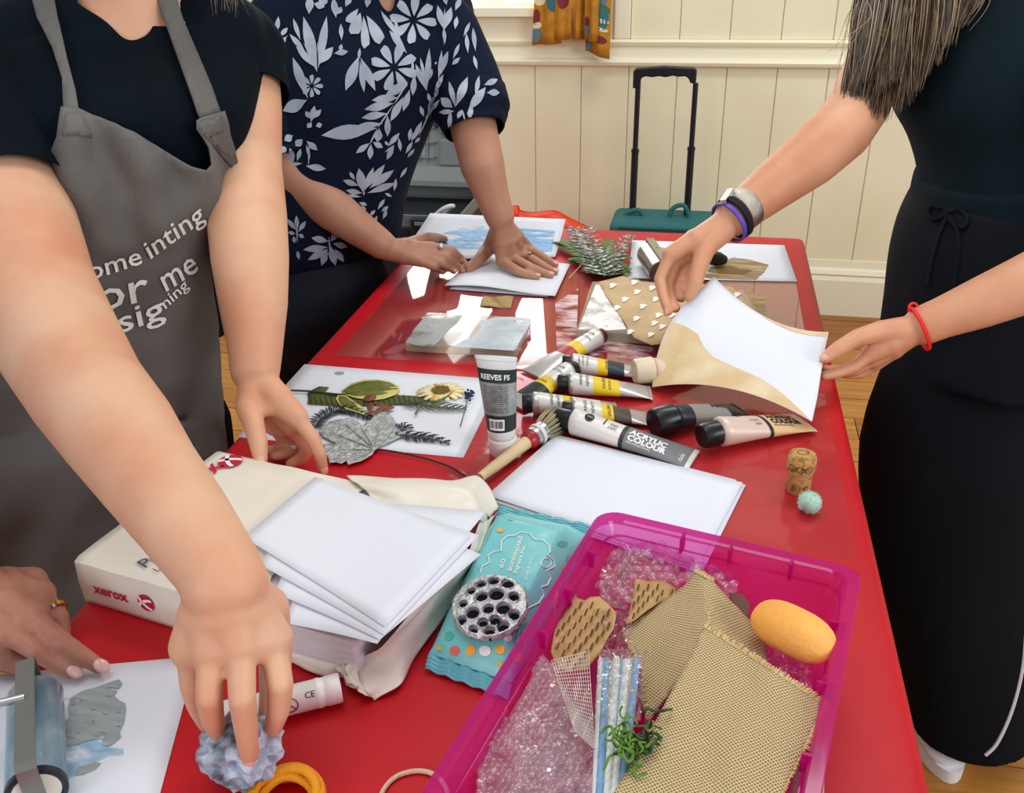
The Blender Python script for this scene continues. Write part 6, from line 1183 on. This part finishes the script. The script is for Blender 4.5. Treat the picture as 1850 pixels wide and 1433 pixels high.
# burlap pieces with frayed edges
weave = mat('hessian_weave', '#cdb07e', .95)
nt = weave.node_tree; N = nt.nodes.new; tc = N('ShaderNodeTexCoord'); w1 = N('ShaderNodeTexWave'); w2 = N('ShaderNodeTexWave'); w1.bands_direction = 'X'; w2.bands_direction = 'Y'
for w_, sc in ((w1, 140), (w2, 140)): w_.inputs['Scale'].default_value = sc; w_.inputs['Distortion'].default_value = 1.2; w_.inputs['Detail'].default_value = 2; nt.links.new(tc.outputs['UV'], w_.inputs['Vector'])
mx = N('ShaderNodeMath'); mx.operation = 'MAXIMUM'; nt.links.new(w1.outputs['Fac'], mx.inputs[0]); nt.links.new(w2.outputs['Fac'], mx.inputs[1]); rp = N('ShaderNodeValToRGB'); rp.color_ramp.elements[0].position = .35; rp.color_ramp.elements[1].position = .8; rp.color_ramp.elements[0].color = lin('#94784a'); rp.color_ramp.elements[1].color = lin('#e2c999')
bp = N('ShaderNodeBump'); bp.inputs['Strength'].default_value = .8; bp.inputs['Distance'].default_value = .002; nt.links.new(mx.outputs[0], rp.inputs[0]); nt.links.new(rp.outputs[0], nt.nodes['Principled BSDF'].inputs['Base Color']); nt.links.new(mx.outputs[0], bp.inputs['Height']); nt.links.new(bp.outputs[0], nt.nodes['Principled BSDF'].inputs['Normal'])
thr = mat('hessian_thread', '#d3b884', .95)
def uvflat(o, dirx, k=1.0):
    me = o.data; uv = me.uv_layers.new(name='weave'); d = Vector(dirx).normalized(); e = Vector((-d.y, d.x, 0))
    for lp in me.loops: c = me.vertices[lp.vertex_index].co; uv.data[lp.index].uv = (c.dot(d) * k, c.dot(e) * k)
def hessian(label, poly, zf_, dirx, fray):
    P, F = tri2d(zt(poly), 10); V = [T(x, y, zf_(*((x - 800) * 2.4342, (y - 910) * 2.4342))) for x, y in P]
    o = mesh('burlap_piece', V, F, weave); uvflat(o, dirx); solid(o, .0012); tag(o, label, 'fabric', 'burlap pieces in the tray'); g = G(); rnd = random.Random(11)
    for (x0, y0), (x1, y1), ox, oy, n in fray:
        for k in range(n):
            t = (k + rnd.random()) / n; x, y = lerp(x0, x1, t), lerp(y0, y1, t); z = zf_(x, y); a = zT(x - ox * .3, y - oy * .3, z); b = zT(x + ox * rnd.uniform(.6, 1.1) + rnd.gauss(0, 3), y + oy * rnd.uniform(.6, 1.1) + rnd.gauss(0, 3), z + rnd.gauss(-.0005, .0012)); g.tube([a, a.lerp(b, .5) + Vector((0, 0, .0006)), b], [.0006, .0006, .0004], 4, False)
    tag(g.build('frayed_threads', thr, o), kind='stuff'); return o
def z_front(x, y): return TZ + .088 + .004 * math.sin(x / 260) - .010 * max(0, min(1, (x - 1450) / 250)) + .003 * nz(x / 150, y / 150)
hessian('large flat burlap piece on top at the tray front', [(1150, 540), (1200, 565), (1300, 620), (1420, 690), (1540, 790), (1640, 850), (1680, 880), (1640, 960), (1590, 1080), (1540, 1180), (1490, 1290), (1440, 1420), (660, 1420), (740, 1290), (850, 1110), (960, 910), (1060, 720)], z_front, Vector((.6, -.8, 0)), [((1150, 540), (1540, 790), 12, -16, 90), ((1540, 790), (1680, 880), 20, -14, 40), ((1680, 880), (1590, 1080), 20, 4, 60), ((1590, 1080), (1480, 1300), 10, 2, 50)])
def z_back(x, y):
    f = max(0, 1 - abs(x - 1150 - (y - 300) * .08) / 260); return TZ + .062 + .022 * f ** 1.5 + .002 * nz(x / 90, y / 90) - .010 * max(0, (700 - x) / 300)
hessian('smaller peaked burlap piece folded beneath the large one', [(790, 555), (850, 505), (960, 430), (1060, 360), (1110, 300), (1150, 295), (1190, 340), (1260, 420), (1340, 500), (1420, 615), (1425, 690), (1300, 650), (1180, 580), (1060, 740), (905, 960), (870, 860), (880, 720), (830, 630)], z_back, Vector((.8, -.6, 0)), [((790, 555), (880, 720), -14, 6, 45), ((1110, 300), (1190, 340), 4, -14, 26), ((1165, 480), (1172, 530), 10, 4, 14), ((880, 720), (905, 960), -12, 6, 40)])
# sponge
sc_ = T(1432, 1140, TZ + .085); sp = G().ell(sc_, txn * .0325 - tyn * .010, tyn * .019 + txn * .004, Vector((0, 0, .019)), 40, 24); o = sp.build('sponge', mat('peach_sponge', '#f2ab4e', .8, var='#f5bd6a', vscale=20, bump=.5, bscale=140))
for v in o.data.vertices:
    d = v.co - sc_; a1 = (txn * .0325 - tyn * .010).normalized(); a2 = Vector((-a1.y, a1.x, 0)); th = math.atan2(d.dot(a2) / .0195, d.dot(a1) / .034); v.co = sc_ + Vector((d.x, d.y, 0)) * (1 + .10 * math.sin(2 * th) ** 2) + Vector((0, 0, d.z))
tag(o, 'oval peach coloured sponge in the tray corner', 'sponge')
# honeycomb packing paper
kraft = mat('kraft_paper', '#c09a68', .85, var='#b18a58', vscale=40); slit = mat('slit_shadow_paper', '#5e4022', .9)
def honey(label, poly, z0, ang, pitch, slope):
    P, F = tri2d(zt(poly), 6); zf_ = lambda x, y: z0 + slope * (y - poly[0][1]) + .0025 * math.sin((x + y) / 40) + .0015 * nz(x / 30, y / 30)
    o = mesh('honeycomb_paper', [T(x, y, zf_((x - 800) * 2.4342, (y - 910) * 2.4342)) for x, y in P], F, kraft); solid(o, .0005); tag(o, label, 'packing paper', 'honeycomb paper pieces')
    c, s = math.cos(ang), math.sin(ang); xs = [p[0] for p in poly]; ys = [p[1] for p in poly]; k = 0
    for i in range(-40, 41):
        for j in range(-40, 41):
            x = sum(xs) / len(xs) + i * pitch * .62 * 1.0; y = sum(ys) / len(ys) + (j + .5 * (i % 2)) * pitch * 1.5
            a, b = (x + c * pitch * .42, y + s * pitch * .42), (x - c * pitch * .42, y - s * pitch * .42)
            if all(inpoly(q[0] + e, q[1], poly) for q in (a, b) for e in (-8, 8)):
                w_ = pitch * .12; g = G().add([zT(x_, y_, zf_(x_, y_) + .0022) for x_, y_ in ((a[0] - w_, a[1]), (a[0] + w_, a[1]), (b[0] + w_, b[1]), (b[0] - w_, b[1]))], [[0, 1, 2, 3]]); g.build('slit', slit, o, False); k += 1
honey('torn honeycomb packing paper at the tray left side', [(515, 330), (545, 340), (575, 360), (590, 415), (625, 425), (650, 410), (690, 408), (725, 440), (765, 480), (750, 550), (720, 600), (690, 660), (640, 720), (560, 740), (500, 720), (475, 650), (490, 560), (487, 450), (495, 390)], TZ + .074, 1.95, 40, -.00002)
honey('honeycomb packing paper strip behind the peaked burlap', [(845, 328), (900, 340), (960, 335), (1025, 368), (1030, 400), (960, 430), (900, 470), (840, 515), (805, 530), (822, 470), (835, 410)], TZ + .066, 1.85, 34, 0)
# bubble wrap
bub = film('bubble_film', '#fbf6fa', (.98, .96, .98), .2, .06, 1.45, 2.2, .25, 60)
def bubble(label, poly, zf_, pitch, r):
    P, F = tri2d(zt(poly), 9); o = mesh('bubble_wrap', [T(x, y, zf_((x - 800) * 2.4342, (y - 910) * 2.4342)) for x, y in P], F, bub); tag(o, label, 'bubble wrap', 'bubble wrap pieces'); g = G(); xs = [p[0] for p in poly]; ys = [p[1] for p in poly]; j = 0; y = min(ys)
    while y < max(ys):
        x = min(xs) + (pitch / 2 if j % 2 else 0)
        while x < max(xs):
            if inpoly(x, y, poly):
                c = zT(x, y, zf_(x, y)); e = 2.0; nx = (zT(x + e, y, zf_(x + e, y)) - c).normalized(); ny = (zT(x, y - e, zf_(x, y - e)) - c); n = nx.cross(ny).normalized(); n = n if n.z > 0 else -n; ny = n.cross(nx); R = []
                for k, (rr, h) in enumerate(((1, 0), (.97, .35), (.8, .62), (.45, .8))): R.append([c + (nx * math.cos(q) + ny * math.sin(q)) * r * rr + n * r * .75 * h for q in [2 * math.pi * i / 10 for i in range(10)]])
                g.rings(R, False); g.add(R[-1], [list(range(10))])
            x += pitch
        y += pitch * .82; j += 1
    tag(g.build('bubbles', bub, o), kind='stuff'); return o
bubble('crumpled bubble wrap heap at the back of the tray', [(690, 320), (700, 270), (740, 215), (800, 180), (850, 150), (920, 165), (990, 195), (1090, 235), (1190, 280), (1270, 320), (1300, 380), (1250, 420), (1180, 340), (1110, 330), (1000, 370), (900, 350), (840, 400), (800, 470), (730, 450), (690, 400)], lambda x, y: TZ + .058 + .014 * nz(x / 60, y / 60) + .008 * nz(x / 25, y / 25), 42, .0052)
bubble('pale bubble wrap sheet at the near left of the tray', [(440, 662), (475, 700), (520, 780), (580, 880), (640, 980), (665, 1060), (668, 1290), (670, 1420), (120, 1420), (150, 1270), (160, 1120), (200, 1040), (290, 930), (360, 820)], lambda x, y: TZ + .070 + .006 * nz(x / 90, y / 90) + .003 * nz(x / 30, y / 30) - .00004 * max(0, 330 - x), 30, .0036)
# plastic net
net = film('net_plastic', '#f3ece6', (.95, .93, .92), .65, .1, 1.45, 1.5); no = thing('plastic_net', 'clear plastic netting strip between bubble wrap and straws', 'netting', zT(580, 850, TZ + .08))
def nfn(u, v): x = lerp(lerp(478, 640, u), lerp(580, 668, u), v); y = lerp(lerp(690, 650, u), lerp(1000, 1080, u), v); return zT(x, y, TZ + .086 + .003 * math.sin(u * 5 + v * 9))
for k in range(15): G().tube([nfn(k / 14, t / 16) for t in range(17)], .0004, 4, False).build('net_strand', net, no)
for k in range(24): G().tube([nfn(t / 8, k / 23) for t in range(9)], .0004, 4, False).build('net_strand', net, no)
# paper straws, striped, in cellophane
stc = [mat('straw_white', '#e0e2de', .6), mat('straw_blue', '#7aa3cc', .6), mat('straw_red', '#b06a58', .6), mat('straw_beige', '#c9b99a', .6)]
for k in range(8):
    x0, x1 = 698 + k * 22, 668 + k * 15; a, b = zT(x0, 690 + 6 * (k % 3), TZ + .076), zT(x1, 1420, TZ + .078); b = a + (b - a).normalized() * .19; d = (b - a).normalized(); r = .0029; a.z += .002 * (k % 2); b.z += .002 * (k % 2)
    rt_ = thing('paper_straw', '%s paper straw of the bundle in the tray' % ('leftmost', 'second from left', 'third from left', 'fourth from left', 'fourth from right', 'third from right', 'second from right', 'rightmost')[k], 'straw', a.lerp(b, .5), 'paper straws'); G().tube([a, b], r, 12, True).build('straw_wall', stc[(0, 1, 3, 0, 1, 0, 3, 1)[k]], rt_)
    u_ = d.orthogonal().normalized(); v_ = d.cross(u_); L = (b - a).length
    for ph in (0, math.pi): 
        g = G(); pts = []
        for i in range(61):
            t = i / 60; q = t * L / .03 * 2 * math.pi + ph + k; pts.append((a + d * L * t, q))
        V = []
        for p, q in pts: V += [p + (u_ * math.cos(q) + v_ * math.sin(q)) * (r + .0002), p + (u_ * math.cos(q + 1.7) + v_ * math.sin(q + 1.7)) * (r + .0002)]
        g.add(V, [[2 * i, 2 * i + 1, 2 * i + 3, 2 * i + 2] for i in range(60)]).build('stripe', stc[(1, 0, 1, 2, 0, 1, 0, 2)[k]], rt_)
cello = film('cellophane', '#ffffff', (.97, .97, .96), .06, .05, 1.45, 2.5, .6, 45)
def cfn(u, v): x = lerp(690, 900, u); y = lerp(640, 960, v); return zT(x - 30 * v, y, TZ + .0845 + .004 * nz(u * 5, v * 7) + .004 * nz(u * 13, v * 15))
tag(G().grid(cfn, 24, 34).build('cellophane_wrap', cello), 'crinkled cellophane sleeve around the paper straws', 'cellophane')
# green raffia
rnd = random.Random(21); gr1, gr2 = mat('raffia_green', '#5f8a2c', .6), mat('raffia_dark', '#2f5228', .6); g = thing('raffia_tangle', 'tangle of green raffia grass beside the straws', 'raffia', zT(820, 1050, TZ + .085))
for k in range(34):
    x, y = rnd.gauss(835, 38), rnd.gauss(1040, 55); pts = []
    a = rnd.random() * 6.28
    for i in range(6): pts.append(zT(x, y, TZ + .088 + rnd.uniform(0, .010))); a += rnd.gauss(0, .9); x += math.cos(a) * 26; y += math.sin(a) * 30
    G().tube(curve_pts(pts, 4), rnd.uniform(.0006, .0011), 5).build('raffia_strand', gr1 if k % 3 else gr2, g)
# odds and ends
o = poly_thing('dried_leaf', 'crumpled brown leaf behind the sponge in the tray', 'leaf', zt([(1255, 390), (1320, 400), (1350, 440), (1345, 500), (1300, 470), (1270, 430)]), mat('dry_brown', '#6b4a3a', .8), .062, 5, relief=.002)
o = poly_thing('crepe_scrap', 'orange crepe paper scrap under the back bubble wrap', 'paper scrap', zt([(760, 250), (800, 205), (830, 240), (860, 270), (820, 290), (800, 330), (770, 340), (785, 290)]), mat('orange_crepe', '#b4572f', .8), .045, 5, relief=.003)
cd_ = poly_thing('printed_card', 'printed card lying at the tray near right side', 'card', zt([(1590, 1050), (1680, 1060), (1675, 1420), (1500, 1420), (1540, 1200)]), mat('beige_card', '#b99f86', .6), .055, 8)
for k in range(4): poly_thing('printed_line', None, None, zt([(1585, 1085 + k * 28), (1650, 1100 + k * 28), (1650, 1106 + k * 28), (1585, 1091 + k * 28)]), mat('grey_ink', '#6a5a50', .7), .0562, 8, parent=cd_, th=.0001)
clf = film('scrap_film', '#f0e6ec', (.95, .9, .93), .12, .05, 1.45, 2.2, .7, 40)
def sfn(u, v): return zT(lerp(1420, 1620, u), lerp(640, 830, v), TZ + .058 + .008 * nz(u * 4, v * 4) + .004 * nz(u * 11, v * 11))
tag(G().grid(sfn, 16, 16).build('plastic_scrap', clf), 'crumpled clear plastic scrap beneath the sponge', 'plastic scrap')
def sfn2(u, v): return zT(lerp(700, 830, u), lerp(470, 680, v), TZ + .068 + .010 * nz(u * 4, v * 4) + .005 * nz(u * 12, v * 12))
tag(G().grid(sfn2, 18, 22).build('plastic_scrap', clf), 'crumpled clear plastic scrap between honeycomb paper and burlap', 'plastic scrap')
# ================================================================ behind the table
grey = mat('toolbox_grey', '#7b8284', .5); greyd = mat('toolbox_dark', '#23282b', .5); greyl = mat('toolbox_mid', '#969c9b', .5)
BX0, BX1, BY0, BY1, BZ = -.93, -.565, 2.06, 2.34, .70
tbx = thing('tool_chest', 'open grey plastic tool chest behind the blue-painted sheet', 'tool chest', ((BX0 + BX1) / 2, (BY0 + BY1) / 2, 0))
bevel(G().box((BX0 + .01, BY0 + .01, .04), (BX1 - .01, BY1 - .01, BZ - .03)).build('body', greyd, tbx, False), .01, 2)
G().rings([[Vector((x, y, z)) for x, y in ((BX0 + i, BY0 + i), (BX1 - i, BY0 + i), (BX1 - i, BY1 - i), (BX0 + i, BY1 - i))] for i, z in ((.006, BZ - .03), (0, BZ - .028), (0, BZ), (.006, BZ), (.012, BZ - .025), (.012, BZ - .06))], False).build('rim', grey, tbx, False)
for x in (BX0 + .06, BX1 - .12): 
    l_ = bevel(G().box((x, BY0 - .012, BZ - .1), (x + .06, BY0 + .008, BZ - .005)).build('latch', greyd, tbx, False), .004, 2); G().box((x + .012, BY0 - .015, BZ - .02), (x + .048, BY0 - .01, BZ - .012)).build('latch_clip', greyl, l_, False)
for x in (BX0 + .03, BX1 - .03):
    G().lathe([(.0001, -.015), (.04, -.015), (.04, .015), (.0001, .015)], (x, BY1 - .05, .04), (1, 0, 0), 20).build('wheel', greyd, tbx, True, 40)
# open lid leaning back
la = Matrix.Translation((BX0, BY1 - .01, BZ)) @ Matrix.Rotation(math.radians(-14), 4, 'X'); Wl = BX1 - BX0
G().box((0, 0, 0), (Wl, .015, .30), la).build('lid', greyl, tbx, False)
for a, b in (((0, -.05, 0), (.012, 0, .30)), ((Wl - .012, -.05, 0), (Wl, 0, .30)), ((0, -.05, .288), (Wl, 0, .30)), ((0, -.06, 0), (Wl, 0, .012))): G().box(a, b, la).build('lid_wall', grey, tbx, False)
for k in range(9): G().box((.03 + k * .022, -.006, .06), (.034 + k * .022, 0, .28), la).build('lid_rib', grey, tbx, False)
for k in range(6): G().box((.02, -.008, .07 + k * .038), (.23, 0, .074 + k * .038), la).build('lid_rib', grey, tbx, False)
for k in range(3): bevel(G().box((.245, -.03, .05 + k * .08), (Wl - .02, 0, .12 + k * .08), la).build('lid_compartment', grey, tbx, False), .006, 2)
G().box((.225, -.014, .15), (.24, 0, .28), la).build('lid_strut', greyd, tbx, False)
G().box((.012, -.045, .012), (Wl - .012, 0, .05), la).build('lid_channel', greyl, tbx, False)
G().box((BX0 + .01, BY0 + .012, BZ - .07), (BX1 - .01, BY1 - .012, BZ - .065)).build('inner_tray', grey, tbx, False)
tag(G().tube(curve_pts([(-.70, 2.14, BZ - .052), (-.66, 2.12, BZ - .03), (-.62, 2.115, BZ + .002), (-.60, 2.13, BZ + .006), (-.615, 2.15, BZ - .01), (-.66, 2.17, BZ - .052)], 6), .006, 8).build('white_cable', mat('white_cable', '#e8e8e6', .4)), 'white cable looped over the open tool chest rim', 'cable')
# wheeled bag
bag = thing('trolley_bag', 'teal wheeled bag with a long black pull handle by the wall', 'suitcase', (-.12, 3.02, 0)); tl = mat('teal_canvas', '#276a6c', .75, bump=.4, bscale=300); bk = mat('black_handle', '#10161e', .4); mesh_m = mat('mesh_pocket', '#4d5a5c', .7)
bz = onY(1180, 398, 2.98).z
bx0, bx1 = onY(1101, 405, 2.95).x, onY(1310, 405, 2.95).x
bevel(G().box((bx0, 2.93, .06), (bx1, 3.13, bz)).build('bag_body', tl, bag, False), .025, 4)
bevel(G().box((bx0 + .03, 2.918, .12), (bx1 - .02, 2.935, bz - .02)).build('front_pocket', mesh_m, bag, False), .012, 3)
G().tube([(bx0 + .03, 2.922, bz - .012), (bx1 - .02, 2.922, bz - .012)], .0045, 8).build('zip', mat('zip_teal', '#174547', .6), bag); G().tube([(bx0 + .07, 2.915, bz - .03), (bx1 - .06, 2.915, bz - .03)], .004, 6).build('reflective_strip', mat('strip_grey', '#8b9698', .4), bag)
for x in (bx0 + .04, bx1 - .04): G().lathe([(.0001, -.012), (.035, -.012), (.035, .012), (.0001, .012)], (x, 3.09, .036), (1, 0, 0), 18).build('wheel', bk, bag, True, 40)
for x in (bx0 + .06, bx1 - .06): G().box((x - .012, 2.96, 0), (x + .012, 2.985, .07)).build('foot', bk, bag, False)
YH = 3.06
for xa, xb, ym in ((1148, 1137, 272), (1252, 1236, 268)):
    t0, t1, t2 = onY(xa + 5, 150, YH), onY((xa * .5 + xb * .5) + 5, ym, YH), onY(xb + 4, 385, YH)
    t2 = t1 + (t1 - t0).normalized() * .32
    G().tube([t0, t1], .0085, 10).build('handle_tube', bk, bag); G().tube([t1, t2], .0115, 10).build('handle_tube', bk, bag); G().tube([t1 + Vector((0, 0, -.006)), t1 + Vector((0, 0, .004))], .013, 10).build('handle_collar', bk, bag)
P = [(1143, 160), (1144, 128), (1150, 124), (1200, 120), (1254, 123), (1259, 128), (1257, 151), (1247, 151), (1244, 142), (1238, 138), (1225, 139), (1215, 137), (1203, 140), (1190, 138), (1178, 140), (1166, 138), (1158, 142), (1155, 160)]
bevel(G().prism([onY(x, y, YH - .014) for x, y in P], (0, .028, 0)).build('grip', bk, bag, True, 40), .004, 2)
for x, y in ((1146, 384), (1228, 376)):
    c = onY(x, y, 3.03); G().tube(curve_pts([c + Vector((-.035, 0, bz - c.z - .01)), c + Vector((-.02, 0, .0)), c + Vector((.015, 0, .008)), c + Vector((.035, 0, bz - c.z - .01))], 5), .008, 8).build('carry_strap', mat('teal_strap', '#2b6a6a', .7), bag)
# orange-red plastic bag
rb2 = thing('carrier_bag', 'crumpled orange-red plastic bag behind the far table edge', 'bag', (-.46, 2.75, 0)); om = mat('orange_red_plastic', '#f0401c', .4, bump=.5, bscale=18)
prof_ = [(862, 372), (876, 374), (892, 378), (912, 374), (935, 372), (940, 380), (962, 384), (985, 381), (1005, 382), (1022, 390), (1045, 402), (1065, 412)]
tops = [onY(x, y, 2.75) for x, y in prof_]
def bagfn(u, v, s):
    p = curve_at(tops, u); z = lerp(.005, p.z, v); yy = 2.75 + s * (.09 * (1 - v ** 3) + .004) + .015 * nz(u * 9, v * 4, s) * (1 - v * .6); xx = lerp(lerp(tops[0].x + .02, tops[-1].x - .1, u), p.x, v); return Vector((xx, yy, z))
for s in (-1, 1): solid(G().grid(lambda u, v: bagfn(u, v, s), 40, 20).build('bag_side', om, rb2), .0006, 0)
for u in (0, 1): solid(G().grid(lambda a, v: bagfn(u, v, -1).lerp(bagfn(u, v, 1), a), 4, 20).build('bag_gusset', om, rb2), .0006, 0)
